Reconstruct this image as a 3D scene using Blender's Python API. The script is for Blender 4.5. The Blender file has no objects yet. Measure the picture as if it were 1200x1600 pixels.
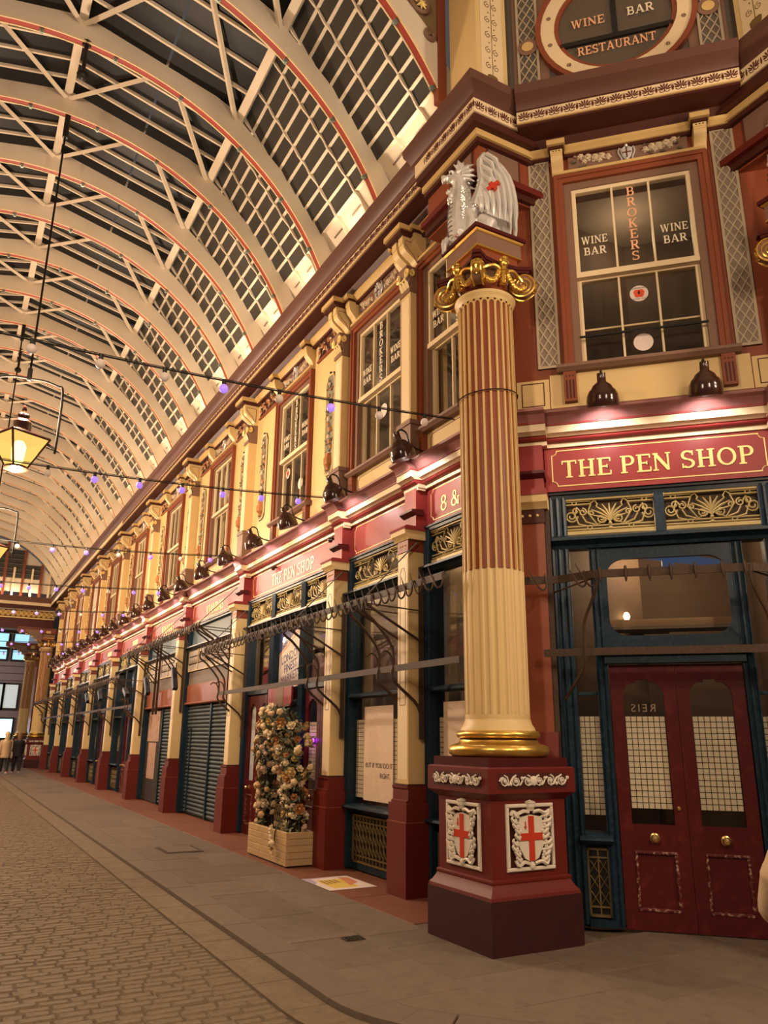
import bpy, bmesh, math, random
from mathutils import Vector, Matrix
random.seed(7)
PI=math.pi
S=bpy.context.scene
COL=S.collection

# ---------------------------------------------------------------- camera
F_PX=1215.35; PITCH=0.281954; YAW=0.501237; ROLL=0.0089; CAMH=1.6
_F=Vector((math.sin(YAW)*math.cos(PITCH),math.cos(YAW)*math.cos(PITCH),math.sin(PITCH)))
_r=Vector((math.cos(YAW),-math.sin(YAW),0)); _u=_r.cross(_F)
_r2=_r*math.cos(ROLL)+_u*math.sin(ROLL); _u2=_u*math.cos(ROLL)-_r*math.sin(ROLL)
cd=bpy.data.cameras.new('camera'); cam=bpy.data.objects.new('camera',cd); COL.objects.link(cam)
cd.sensor_fit='VERTICAL'; cd.sensor_height=36.0; cd.lens=F_PX*36/1600; cd.clip_end=300; cd.clip_start=.05
cam.matrix_world=Matrix(((_r2.x,_u2.x,-_F.x,0),(_r2.y,_u2.y,-_F.y,0),(_r2.z,_u2.z,-_F.z,CAMH),(0,0,0,1)))
S.camera=cam
def project(p):
    q=Vector(p)-Vector((0,0,CAMH)); d=q.dot(_F)
    if d<.1: return None
    return 600+F_PX*q.dot(_r2)/d, 800-F_PX*q.dot(_u2)/d
# ---------------------------------------------------------------- world, exposure
w=bpy.data.worlds.new('night'); S.world=w; w.use_nodes=True
w.node_tree.nodes['Background'].inputs[0].default_value=(.034,.030,.027,1)
w.node_tree.nodes['Background'].inputs[1].default_value=1.0
S.view_settings.view_transform='Standard'; S.view_settings.look='None'; S.view_settings.gamma=1
S.view_settings.use_curve_mapping=False; S.view_settings.exposure=1.25
WARM=(1,.745,.515); COOL=(1,.86,.84); UPL=(1,.78,.5)
P_LANTERN=560; P_CROSS_FILL=540; P_UP=34; P_GOOSE=9.5

# ---------------------------------------------------------------- materials
MATS={}
def mat(name,col,rough=.55,metal=0,var=.12,scale=6,bump=.0,bscale=40,emit=None,es=0,coat=0,wear=None,wearamt=.5):
    if name in MATS: return MATS[name]
    m=bpy.data.materials.new(name); m.use_nodes=True; nt=m.node_tree; b=nt.nodes['Principled BSDF']
    b.inputs['Roughness'].default_value=rough; b.inputs['Metallic'].default_value=metal
    b.inputs['Specular IOR Level'].default_value=.5 if metal>.3 else .26
    if coat: b.inputs['Coat Weight'].default_value=coat; b.inputs['Coat Roughness'].default_value=.15
    tc=nt.nodes.new('ShaderNodeTexCoord'); nz=nt.nodes.new('ShaderNodeTexNoise')
    nz.inputs['Scale'].default_value=scale; nz.inputs['Detail'].default_value=5
    nt.links.new(tc.outputs['Object'],nz.inputs['Vector'])
    mx=nt.nodes.new('ShaderNodeMix'); mx.data_type='RGBA'
    c=Vector(col[:3]); mx.inputs[6].default_value=(*(c*(1-var)),1); mx.inputs[7].default_value=(*[min(1,x*(1+var)) for x in c],1)
    nt.links.new(nz.outputs['Fac'],mx.inputs[0]); out=mx.outputs[2]
    if wear:
        n2=nt.nodes.new('ShaderNodeTexNoise'); n2.inputs['Scale'].default_value=scale*2.3; n2.inputs['Detail'].default_value=9
        nt.links.new(tc.outputs['Object'],n2.inputs['Vector'])
        rp=nt.nodes.new('ShaderNodeValToRGB'); rp.color_ramp.elements[0].position=.52; rp.color_ramp.elements[1].position=.7
        nt.links.new(n2.outputs['Fac'],rp.inputs[0])
        mu=nt.nodes.new('ShaderNodeMath'); mu.operation='MULTIPLY'; mu.inputs[1].default_value=wearamt
        nt.links.new(rp.outputs[0],mu.inputs[0])
        m2=nt.nodes.new('ShaderNodeMix'); m2.data_type='RGBA'; m2.inputs[7].default_value=(*wear,1)
        nt.links.new(mu.outputs[0],m2.inputs[0]); nt.links.new(out,m2.inputs[6]); out=m2.outputs[2]
    nt.links.new(out,b.inputs['Base Color'])
    if bump:
        bz=nt.nodes.new('ShaderNodeTexNoise'); bz.inputs['Scale'].default_value=bscale; bz.inputs['Detail'].default_value=6
        nt.links.new(tc.outputs['Object'],bz.inputs['Vector'])
        bp=nt.nodes.new('ShaderNodeBump'); bp.inputs['Strength'].default_value=bump; bp.inputs['Distance'].default_value=.02
        nt.links.new(bz.outputs['Fac'],bp.inputs['Height']); nt.links.new(bp.outputs['Normal'],b.inputs['Normal'])
    if emit:
        b.inputs['Emission Color'].default_value=(*emit,1); b.inputs['Emission Strength'].default_value=es
    MATS[name]=m; return m
def glassmat(name,tint,refl=1.0,rough=.03,ior=1.45,frost=None):
    if name in MATS: return MATS[name]
    m=bpy.data.materials.new(name); m.use_nodes=True; nt=m.node_tree; nt.nodes.clear()
    o=nt.nodes.new('ShaderNodeOutputMaterial'); mx=nt.nodes.new('ShaderNodeMixShader')
    t=nt.nodes.new('ShaderNodeBsdfTransparent'); t.inputs[0].default_value=(*tint,1)
    g=nt.nodes.new('ShaderNodeBsdfGlossy'); g.inputs['Roughness'].default_value=rough; g.inputs[0].default_value=(refl,refl,refl,1)
    f=nt.nodes.new('ShaderNodeFresnel'); f.inputs[0].default_value=ior
    tc=nt.nodes.new('ShaderNodeTexCoord'); nz=nt.nodes.new('ShaderNodeTexNoise'); nz.inputs['Scale'].default_value=2.2
    nt.links.new(tc.outputs['Object'],nz.inputs['Vector'])
    bp=nt.nodes.new('ShaderNodeBump'); bp.inputs['Strength'].default_value=.05; bp.inputs['Distance'].default_value=.05
    nt.links.new(nz.outputs['Fac'],bp.inputs['Height']); nt.links.new(bp.outputs[0],g.inputs['Normal'])
    ge=nt.nodes.new('ShaderNodeNewGeometry'); iv=nt.nodes.new('ShaderNodeMath'); iv.operation='SUBTRACT'; iv.inputs[0].default_value=1; nt.links.new(ge.outputs['Backfacing'],iv.inputs[1])
    mm=nt.nodes.new('ShaderNodeMath'); mm.operation='MULTIPLY'; nt.links.new(f.outputs[0],mm.inputs[0]); nt.links.new(iv.outputs[0],mm.inputs[1]); nt.links.new(mm.outputs[0],mx.inputs[0]); nt.links.new(t.outputs[0],mx.inputs[1]); nt.links.new(g.outputs[0],mx.inputs[2])
    nt.links.new(mx.outputs[0],o.inputs[0]); MATS[name]=m; return m

CREAM=mat('cream_paint',(.65,.47,.215),.42,var=.06,scale=3,bump=.03)
CREAM2=mat('pale_cream_paint',(.73,.58,.36),.42,var=.05,scale=3)
OCHRE=mat('ochre_paint',(.58,.39,.155),.42,var=.08,scale=4)
ROOFC=mat('roof_cream_paint',(.66,.57,.455),.5,var=.06,scale=2,bump=.04,bscale=14)
ROOFR=mat('roof_red_paint',(.32,.045,.03),.45,var=.1)
RUST=mat('rust_red_paint',(.225,.058,.025),.42,var=.1,scale=4)
MAUVE=mat('mauve_brown_paint',(.205,.115,.078),.45,var=.08,scale=4)
CROWN=mat('crown_brown_paint',(.115,.050,.036),.38,var=.08)
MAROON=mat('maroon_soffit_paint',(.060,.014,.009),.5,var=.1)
CRIMS=mat('crimson_gloss_paint',(.118,.013,.008),.5,var=.1,scale=5,bump=.03)
CRIMD=mat('dark_crimson_paint',(.065,.009,.009),.34,var=.12,scale=5,bump=.03)
PLINTH=mat('plinth_maroon_paint',(.036,.008,.007),.6,var=.2,scale=7,bump=.06)
SIGNR=mat('sign_red_paint',(.25,.034,.030),.4,var=.06,scale=2)
CORNP=mat('shop_cornice_pink_brown',(.28,.115,.105),.42,var=.06,scale=3)
NAVY=mat('navy_wood_paint',(.008,.021,.034),.36,var=.3,scale=14,bump=.05,wear=(.03,.065,.10),wearamt=.45)
DOORR=mat('door_red_paint',(.075,.008,.008),.33,var=.1,scale=5,wear=(.20,.03,.025),wearamt=.3)
CHIP=mat('chipped_wood_edge',(.085,.010,.010),.5,var=.2,scale=16,wear=(.42,.27,.17),wearamt=1.0)
BLACK=mat('black_paint',(.012,.011,.010),.4,var=.2)
IRON=mat('rusty_iron',(.050,.029,.017),.6,metal=0,var=.3,scale=20,bump=.1,bscale=60,wear=(.10,.05,.03),wearamt=.5)
GOLD=mat('gold_leaf',(.72,.45,.10),.28,metal=.85,var=.15,scale=12,bump=.08,bscale=30)
GOLDP=mat('gold_letter_paint',(.80,.60,.22),.35,metal=.15,var=.06)
GOLDD=mat('gold_scroll_paint',(.46,.35,.14),.4,metal=.1,var=.1)
SILVER=mat('silver_leaf',(.70,.68,.65),.34,metal=.45,var=.15,scale=14,bump=.15,bscale=45)
WHITEP=mat('carved_white_paint',(.66,.58,.47),.45,var=.12,scale=12,bump=.08)
CROSSR=mat('cross_red_paint',(.50,.045,.02),.35,var=.06)
LATT=mat('lattice_stone_paint',(.40,.32,.22),.5,var=.05)
LATTB=mat('lattice_back_paint',(.22,.165,.12),.5,var=.05)
DKLINE=mat('dark_line_paint',(.10,.025,.02),.5,var=.05)
DRUM=mat('drum_grey_paint',(.105,.085,.07),.5,var=.06)
PAVE=mat('paving_stone',(.150,.110,.078),.72,var=.18,scale=5,bump=.12,bscale=70,wear=(.085,.062,.045),wearamt=.45)
PAVE2=mat('paving_stone_dark',(.132,.097,.069),.75,var=.2,scale=4,bump=.12,bscale=70,wear=(.075,.055,.042),wearamt=.45)
PAVER=mat('red_stained_paving',(.165,.058,.030),.6,var=.22,scale=4,bump=.06,wear=(.19,.095,.055),wearamt=.5)
KERBM=mat('kerb_granite',(.138,.102,.073),.68,var=.2,scale=12,bump=.15,bscale=80)
SETTM=mat('sett_granite',(.160,.115,.070),.8,var=.3,scale=7,bump=.8,bscale=16,wear=(.10,.07,.042),wearamt=.6)
JOINT=mat('dark_joint_grit',(.085,.061,.038),.9,var=.2)
LOUV=mat('louvre_glass_dark',(.045,.043,.040),.34,var=.25,scale=1.5)
SKYG=mat('roof_glass_night',(.008,.009,.011),.45,var=.4,scale=1.2)
GLASS=glassmat('window_glass',(.96,.95,.92),.9)
INTER=mat('interior_brown',(.085,.055,.035),.7,var=.35,scale=2.2)
INTERD=mat('interior_dark',(.03,.024,.02),.8,var=.3)
INTERL=mat('interior_pale',(.26,.20,.14),.7,var=.2)
WOODP=mat('planter_pine',(.48,.32,.15),.55,var=.16,scale=5,bump=.08,bscale=25)
TILEW=mat('mesh_tile_cream',(.62,.54,.42),.5,var=.05)
TILEB=mat('mesh_line_black',(.02,.018,.016),.5)
POSTW=mat('poster_pale_pink',(.86,.70,.60),.6,var=.02)
INK=mat('black_ink',(.012,.012,.013),.6,var=.05)
SHUT=mat('shutter_steel_green',(.034,.048,.052),.6,metal=0,var=.15,scale=6)
BRASS=mat('brass',(.62,.42,.16),.25,metal=.9,var=.1)
SHADEM=mat('lamp_shade_brown',(.035,.012,.008),.18,var=.1,coat=.5)
LEAD=mat('lead_grey',(.10,.09,.085),.55,var=.15)
BULBW=mat('bulb_white',(.55,.45,.38),.3,emit=(1,.7,.5),es=.06)
BULBP=mat('bulb_purple',(.3,.18,.65),.3,emit=(.36,.20,.95),es=.42)

# ---------------------------------------------------------------- mesh builder
class MB:
    def __init__(s): s.v=[]; s.f=[]
    def add(s,vs,fs):
        o=len(s.v); s.v+= [tuple(p) for p in vs]; s.f+=[tuple(i+o for i in f) for f in fs]; return s
    def box(s,x0,x1,y0,y1,z0,z1):
        return s.add([(x0,y0,z0),(x1,y0,z0),(x1,y1,z0),(x0,y1,z0),(x0,y0,z1),(x1,y0,z1),(x1,y1,z1),(x0,y1,z1)],
            [(0,3,2,1),(4,5,6,7),(0,1,5,4),(1,2,6,5),(2,3,7,6),(3,0,4,7)])
    def slab(s,x0,x1,y0,y1,z0,z1,b):   # front face (y0) chamfered by b
        return s.add([(x0,y1,z0),(x1,y1,z0),(x1,y1,z1),(x0,y1,z1),(x0,y0+b,z0),(x1,y0+b,z0),(x1,y0+b,z1),(x0,y0+b,z1),
            (x0+b,y0,z0+b),(x1-b,y0,z0+b),(x1-b,y0,z1-b),(x0+b,y0,z1-b)],
            [(3,2,1,0),(0,1,5,4),(1,2,6,5),(2,3,7,6),(3,0,4,7),(4,5,9,8),(5,6,10,9),(6,7,11,10),(7,4,8,11),(8,9,10,11)])
    def paver(s,x0,x1,y0,y1,z0,z1,b):  # top chamfered
        return s.add([(x0,y0,z0),(x1,y0,z0),(x1,y1,z0),(x0,y1,z0),(x0,y0,z1-b),(x1,y0,z1-b),(x1,y1,z1-b),(x0,y1,z1-b),
            (x0+b,y0+b,z1),(x1-b,y0+b,z1),(x1-b,y1-b,z1),(x0+b,y1-b,z1)],
            [(0,1,5,4),(1,2,6,5),(2,3,7,6),(3,0,4,7),(4,5,9,8),(5,6,10,9),(6,7,11,10),(7,4,8,11),(8,9,10,11)])
    def ext(s,poly,t0,t1,axis='x',caps=True):
        # poly: list of 2D pts; axis x: pts are (y,z); axis y: (x,z); axis z: (x,y)
        n=len(poly)
        def P(p,t): return (t,p[0],p[1]) if axis=='x' else ((p[0],t,p[1]) if axis=='y' else (p[0],p[1],t))
        vs=[P(p,t0) for p in poly]+[P(p,t1) for p in poly]
        fs=[(i,(i+1)%n,n+(i+1)%n,n+i) for i in range(n)]
        if caps: fs+= [tuple(range(n-1,-1,-1)),tuple(range(n,2*n))]
        return s.add(vs,fs)
    def lathe(s,prof,n=24,c=(0,0,0),a0=0,a1=2*PI,rfun=None):
        full=abs(a1-a0-2*PI)<1e-6; m=n if full else n+1; k=len(prof); vs=[]
        for j in range(m):
            a=a0+(a1-a0)*j/n
            for i,(r,z) in enumerate(prof):
                rr=rfun(r,z,a) if rfun else r
                vs.append((c[0]+rr*math.cos(a),c[1]+rr*math.sin(a),c[2]+z))
        fs=[]
        for j in range(n):
            j2=(j+1)%m
            for i in range(k-1): fs.append((j*k+i,j2*k+i,j2*k+i+1,j*k+i+1))
        return s.add(vs,fs)
    def tube(s,pts,r,n=6,cap=True,flat=1.0):
        pts=[Vector(p) for p in pts]; m=len(pts); rs=r if isinstance(r,(list,tuple)) else [r]*m
        vs=[]; up=None
        for i,p in enumerate(pts):
            t=(pts[min(i+1,m-1)]-pts[max(i-1,0)])
            if t.length<1e-9: t=Vector((0,0,1))
            t.normalize()
            if up is None:
                up=Vector((0,0,1)) if abs(t.z)<.9 else Vector((0,1,0))
            a=t.cross(up)
            if a.length<1e-4: a=t.cross(Vector((1,0,0)))
            a.normalize(); up=a.cross(t)
            for j in range(n):
                an=2*PI*j/n; vs.append(p+(a*math.cos(an)*flat+up*math.sin(an))*rs[i])
        fs=[(i*n+j,i*n+(j+1)%n,(i+1)*n+(j+1)%n,(i+1)*n+j) for i in range(m-1) for j in range(n)]
        if cap: fs+=[tuple(range(n-1,-1,-1)),tuple(range((m-1)*n,m*n))]
        return s.add(vs,fs)
    def ball(s,c,r,n=8,m=6,sc=(1,1,1)):
        vs=[(c[0],c[1],c[2]+r*sc[2])]
        for i in range(1,m):
            t=PI*i/m
            for j in range(n):
                a=2*PI*j/n; vs.append((c[0]+r*sc[0]*math.sin(t)*math.cos(a),c[1]+r*sc[1]*math.sin(t)*math.sin(a),c[2]+r*sc[2]*math.cos(t)))
        vs.append((c[0],c[1],c[2]-r*sc[2])); L=len(vs)-1; fs=[]
        for j in range(n):
            fs.append((0,1+j,1+(j+1)%n)); fs.append((L,1+(m-2)*n+(j+1)%n,1+(m-2)*n+j))
            for i in range(m-2): fs.append((1+i*n+j,1+(i+1)*n+j,1+(i+1)*n+(j+1)%n,1+i*n+(j+1)%n))
        return s.add(vs,fs)
    def cone(s,a,b,r0,r1=.001,n=6): return s.tube([a,b],[r0,r1],n)
    def merge(s,o,M=None):
        return s.add([M@Vector(p) for p in o.v] if M else o.v,o.f)
    def xf(s,M): s.v=[tuple(M@Vector(p)) for p in s.v]; return s
    def mesh(s,name,m,smooth=True,ang=.6):
        me=bpy.data.meshes.new(name); me.from_pydata(s.v,[],s.f); me.validate()
        bm=bmesh.new(); bm.from_mesh(me); bmesh.ops.recalc_face_normals(bm,faces=bm.faces); bm.to_mesh(me); bm.free()
        if smooth:
            me.polygons.foreach_set('use_smooth',[True]*len(me.polygons)); me.set_sharp_from_angle(angle=ang)
        if m: me.materials.append(m)
        return me
    def build(s,name,m,parent=None,smooth=True,ang=.6,loc=None,rot=None):
        o=bpy.data.objects.new(name,s.mesh(name,m,smooth,ang)); COL.objects.link(o)
        if parent: o.parent=parent
        if loc is not None: o.location=loc
        if rot is not None: o.rotation_euler=rot
        return o
def box(*a): return MB().box(*a)
def inst(name,me,parent,loc=(0,0,0),rot=(0,0,0),sc=(1,1,1)):
    o=bpy.data.objects.new(name,me); COL.objects.link(o); o.parent=parent
    o.location=loc; o.rotation_euler=rot; o.scale=sc; return o
# ---------------------------------------------------------------- frames: local x right along the wall, y into the wall, z up
class Frame:
    def __init__(s,ox,oy,ang): s.o=Vector((ox,oy,0)); s.a=ang; s.M=Matrix.Translation(s.o)@Matrix.Rotation(ang,4,'Z')
    def w(s,x,y,z=0): return s.M@Vector((x,y,z))
WX=4.72
ST=Frame(WX,0,-PI/2)                # right-hand street facade, local x = -Y
CC=10.95
CH=Frame((CC+.7688)/2,(CC-.7688)/2,-PI/4)   # canted corner facade

def thing(name,fr,x,y,z,label=None,cat=None,group=None,kind=None,extra=0):
    o=bpy.data.objects.new(name,None); COL.objects.link(o); o.empty_display_size=.1
    if fr: o.location=fr.w(x,y,z); o.rotation_euler=(0,0,fr.a+extra)
    else: o.location=(x,y,z); o.rotation_euler=(0,0,extra)
    return tag(o,label,cat,group,kind)
def tag(o,label=None,cat=None,group=None,kind=None):
    if label: o['label']=label
    if cat: o['category']=cat
    if group: o['group']=group
    if kind: o['kind']=kind
    return o
def copy_tree(o,loc=None,rotz=None,label=None,parent=None):
    c=o.copy(); COL.objects.link(c)
    if parent: c.parent=parent
    if loc is not None: c.location=loc
    if rotz is not None: c.rotation_euler=(0,0,rotz)
    if label: c['label']=label
    for ch in list(o.children): copy_tree(ch,parent=c)
    return c
ORD=['first','second','third','fourth','fifth','sixth','seventh','eighth','ninth','tenth','eleventh','twelfth','thirteenth','fourteenth','fifteenth','sixteenth','seventeenth','eighteenth','nineteenth','twentieth','twenty-first','twenty-second','twenty-third','twenty-fourth','twenty-fifth','twenty-sixth','twenty-seventh','twenty-eighth']
def remesh(mb,voxel,m,name,parent,smooth_it=2):
    o=mb.build(name,m,None); md=o.modifiers.new('r','REMESH'); md.mode='VOXEL'; md.voxel_size=voxel
    if smooth_it:
        sm=o.modifiers.new('s','SMOOTH'); sm.iterations=smooth_it; sm.factor=.5
    dg=bpy.context.evaluated_depsgraph_get(); dg.update()
    me=bpy.data.meshes.new_from_object(o.evaluated_get(dg)); old=o.data
    o.modifiers.clear(); o.data=me; bpy.data.meshes.remove(old); me.name=name
    me.polygons.foreach_set('use_smooth',[True]*len(me.polygons))
    if not me.materials: me.materials.append(m)
    if parent: o.parent=parent
    return o
# ---------------------------------------------------------------- lettering
def textmesh(body,size,m,name,parent,loc,rot=(PI/2,0,0),align='CENTER',ext=.002,space=1.0,scx=1.0):
    cu=bpy.data.curves.new(name,'FONT'); cu.body=body; cu.size=size; cu.extrude=ext; cu.align_x=align; cu.align_y='CENTER'; cu.space_character=space; cu.resolution_u=3
    o=bpy.data.objects.new(name,cu); COL.objects.link(o)
    dg=bpy.context.evaluated_depsgraph_get(); dg.update()
    me=bpy.data.meshes.new_from_object(o.evaluated_get(dg)); bpy.data.objects.remove(o); bpy.data.curves.remove(cu)
    me.name=name
    me.materials.clear(); me.materials.append(m)
    q=bpy.data.objects.new(name,me); COL.objects.link(q); q.parent=parent; q.location=loc; q.rotation_euler=rot; q.scale=(scx,1,1)
    return q
# own slab-serif capitals: each glyph is strokes in a 1-high box: L=line(x0,y0,x1,y1,w) A=arc(cx,cy,rx,ry,a0,a1,w)
T=.17;H=.075
def stem(x,y0=0,y1=1,w=T,s=.09): return [('L',x,y0,x,y1,w),('L',x-w/2-s,y0+H/2,x+w/2+s,y0+H/2,H),('L',x-w/2-s,y1-H/2,x+w/2+s,y1-H/2,H)]
GL={
'T':(.8,stem(.4)[:2]+[('L',.02,.96,.78,.96,.09),('L',.04,.78,.04,.98,.07),('L',.76,.78,.76,.98,.07)]),
'H':(.92,stem(.2)+stem(.72)+[('L',.2,.5,.72,.5,.09)]),
'E':(.76,stem(.2)+[('L',.2,.96,.7,.96,.09),('L',.2,.04,.72,.04,.09),('L',.2,.5,.54,.5,.09),('L',.7,.76,.7,.98,.07),('L',.72,.02,.72,.26,.07),('L',.54,.4,.54,.6,.06)]),
'P':(.76,stem(.2)+[('L',.2,.955,.45,.955,.09),('L',.2,.475,.45,.475,.09),('A',.45,.715,.22,.24,-90,90,.15)]),
'R':(.84,stem(.2)+[('L',.2,.955,.45,.955,.09),('L',.2,.5,.45,.5,.09),('A',.45,.73,.2,.23,-90,90,.15),('L',.42,.5,.72,.03,.16),('L',.62,.035,.84,.035,.07)]),
'B':(.78,stem(.2)+[('L',.2,.955,.45,.955,.09),('L',.2,.5,.45,.5,.09),('L',.2,.045,.48,.045,.09),('A',.45,.73,.18,.23,-90,90,.14),('A',.47,.27,.21,.23,-90,90,.15)]),
'D':(.88,stem(.2)+[('L',.2,.955,.42,.955,.09),('L',.2,.045,.42,.045,.09),('A',.42,.5,.32,.455,-90,90,.16)]),
'N':(.95,stem(.16,w=.09)+[('L',.16,.95,.78,.05,.17)]+[('L',.78,0,.78,1,.09),('L',.66,.965,.92,.965,.07)]),
'S':(.72,[('A',.36,.74,.25,.22,40,270,.15),('A',.36,.27,.26,.22,-140,90,.15),('L',.6,.72,.6,.98,.07),('L',.1,.02,.1,.28,.07)]),
'O':(.96,[('A',.48,.5,.38,.45,0,360,.15)]),
'I':(.44,stem(.22)),
'V':(.92,[('L',.16,1,.46,.02,.17),('L',.76,1,.47,.02,.09),('L',.02,.965,.32,.965,.07),('L',.62,.965,.9,.965,.07)]),
'A':(.92,[('L',.14,0,.45,1,.09),('L',.47,1,.78,0,.17),('L',.25,.32,.66,.32,.08),('L',.02,.035,.28,.035,.07),('L',.62,.035,.92,.035,.07)]),
'W':(1.24,[('L',.14,1,.36,.02,.16),('L',.36,.02,.6,.95,.08),('L',.58,1,.84,.02,.16),('L',.84,.02,1.08,1,.08),('L',.0,.965,.28,.965,.07),('L',.46,.965,.72,.965,.07),('L',.96,.965,1.22,.965,.07)]),
'K':(.88,stem(.2)+[('L',.24,.42,.68,.95,.08),('L',.38,.55,.72,.04,.16),('L',.56,.965,.84,.965,.07),('L',.6,.035,.88,.035,.07)]),
'U':(.9,[('L',.2,.35,.2,1,.16),('L',.72,.35,.72,1,.09),('A',.46,.36,.26,.31,180,360,.13),('L',.04,.965,.36,.965,.07),('L',.6,.965,.86,.965,.07)]),
'8':(.7,[('A',.35,.735,.21,.21,0,360,.12),('A',.35,.27,.25,.24,0,360,.13)]),
'9':(.7,[('A',.35,.68,.23,.26,0,360,.13),('A',.3,.5,.3,.45,-75,20,.13),('A',.2,.14,.07,.07,0,360,.12)]),
'&':(.95,[('A',.4,.76,.16,.19,0,360,.1),('A',.34,.28,.25,.24,60,360,.13),('L',.3,.64,.82,.04,.13),('A',.5,.3,.3,.3,-60,30,.09),('L',.68,.5,.9,.5,.06)]),
}
def glyph(ch,h,ext=.006):
    wd,st=GL[ch]; mb=MB()
    for k,s in enumerate(st):
        e=ext+k*.0002
        if s[0]=='L':
            _,x0,y0,x1,y1,wv=s; d=Vector((x1-x0,y1-y0)); d.normalize(); n=Vector((-d.y,d.x))*wv/2
            pl=[(x0+n.x,y0+n.y),(x0-n.x,y0-n.y),(x1-n.x,y1-n.y),(x1+n.x,y1+n.y)]
            mb.ext([(a*h,b*h) for a,b in pl],-e,0,'y')
        else:
            _,cx,cy,rx,ry,a0,a1,wv=s; n=max(6,int(abs(a1-a0)/20)); full=abs(a1-a0)>=359.9
            o=[];i_=[]
            for j in range(n+1):
                a=math.radians(a0+(a1-a0)*j/n); ca,sa=math.cos(a),math.sin(a); th=wv*(.55+.45*abs(ca))
                o.append(((cx+(rx+th/2)*ca)*h,(cy+(ry+th/2)*sa)*h)); i_.append(((cx+(rx-th/2)*ca)*h,(cy+(ry-th/2)*sa)*h))
            vs=[];fs=[]
            for j in range(n+1): vs+=[(o[j][0],-e,o[j][1]),(i_[j][0],-e,i_[j][1]),(o[j][0],0,o[j][1]),(i_[j][0],0,i_[j][1])]
            for j in range(n):
                b=4*j; fs+=[(b,b+1,b+5,b+4),(b,b+4,b+6,b+2),(b+1,b+3,b+7,b+5)]
            if not full: fs+=[(0,2,3,1),(4*n,4*n+1,4*n+3,4*n+2)]
            mb.add(vs,fs)
    return wd*h,mb
GM={}
def serif(text,h,m,parent,x,y,z,space=.06,align='c',shadow=None,sx=1.0,vertical=False,name='letter'):
    """letters as separate children; y = front of the surface they sit on"""
    if vertical:
        for i,ch in enumerate(text):
            wd,_=GL[ch]; key=(ch,round(h,4),m.name)
            if key not in GM: GM[key]=glyph(ch,h)[1].mesh('letter',m,False)
            inst(name,GM[key],parent,(x-wd*h/2*sx,y,z-(i+1)*h*1.22),sc=(sx,1,1))
        return
    tot=sum((.38*h if c==' ' else GL[c][0]*h+space*h) for c in text)*sx
    px=x-tot/2 if align=='c' else x
    for ch in text:
        if ch==' ': px+=.38*h*sx; continue
        key=(ch,round(h,4),m.name)
        if key not in GM: GM[key]=glyph(ch,h)[1].mesh('letter',m,False)
        l=inst(name,GM[key],parent,(px,y,z),sc=(sx,1,1))
        if shadow:
            k2=(ch,round(h,4),shadow.name)
            if k2 not in GM: GM[k2]=glyph(ch,h,.002)[1].mesh('letter_shade',shadow,False)
            inst('letter_shade',GM[k2],l,(h*.06,.0035,-h*.05))
        px+=(GL[ch][0]*h+space*h)*sx
# ================================================================ lights are made with their lamps below; unseen ones are added fill
PIERS=[7.77,9.79,14.0,18.06,22.05,26.2,30.3,34.3,38.2,42.2]
YEND=43.4
# ================================================================ ROAD, KERB, PAVEMENT
def clip(poly,nx,ny,c):            # keep nx*x+ny*y<=c
    out=[]
    for i in range(len(poly)):
        p=poly[i];q=poly[(i+1)%len(poly)]; dp=nx*p[0]+ny*p[1]-c; dq=nx*q[0]+ny*q[1]-c
        if dp<=0: out.append(p)
        if dp*dq<0: t=dp/(dp-dq); out.append((p[0]+(q[0]-p[0])*t,p[1]+(q[1]-p[1])*t))
    return out
KC=(3.62,5.1); 
def mir(p): return (p[1]+.768,p[0]-.768)
def arcpts(R,n=8): return [(KC[0]+R*math.cos(PI+PI/4*i/n),KC[1]+R*math.sin(PI+PI/4*i/n)) for i in range(n+1)]
HP=[]
for i in range(6):
    a=PI+PI/4*i/5; ux,uy=math.cos(a),math.sin(a); c=ux*KC[0]+uy*KC[1]+.9
    HP.append((ux,uy,c)); k=mir(KC); HP.append((uy,ux,uy*k[0]+ux*k[1]+.9))
def in_pave(poly,off=0):
    for nx,ny,c in HP:
        poly=clip(poly,nx,ny,c+off)
        if len(poly)<3: return None
    return poly
road=box(-9,60,-9,75,-.5,-.052).build('floor',JOINT); tag(road,kind='structure')
cells=[]; far=MB()
y=1.2; row=0
while y<46:
    x=-3.0-random.random()*.2
    ph=.098
    while x<2.11:
        L=random.uniform(.12,.24); x1=x+L if x+L<2.0 else 2.115
        if x1-x>.08 and not (x>-9 and in_pave([(x,y),(x1,y),(x1,y+ph),(x,y+ph)],.59)):
            cells.append((x,x1-.005,y,y+ph-.005,-.040+random.uniform(-.006,.005)))
        x=x1
    y+=ph; row+=1
vis=[]
for c in cells:
    q=project(((c[0]+c[1])/2,(c[2]+c[3])/2,-.08))
    if q and -10<q[0]<1210 and -10<q[1]<1610: vis.append((c[0]**2+c[2]**2,c))
vis.sort(key=lambda t:t[0]); near=set(t[1] for t in vis[:300])
sett_me=MB().paver(-.1,.1,-.0465,.0465,-.05,0,.013).mesh('sett',SETTM)
for c in cells:
    if c in near:
        inst('sett',sett_me,road,((c[0]+c[1])/2,(c[2]+c[3])/2,c[4]),(random.uniform(-.05,.05),random.uniform(-.03,.03),random.uniform(-.03,.03)),((c[1]-c[0])/.2,1,1))
    else: far.paver(c[0],c[1],c[2],c[3],-.08,c[4],.013)
tag(far.build('setts_beyond',SETTM,road),kind='stuff')
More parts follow.
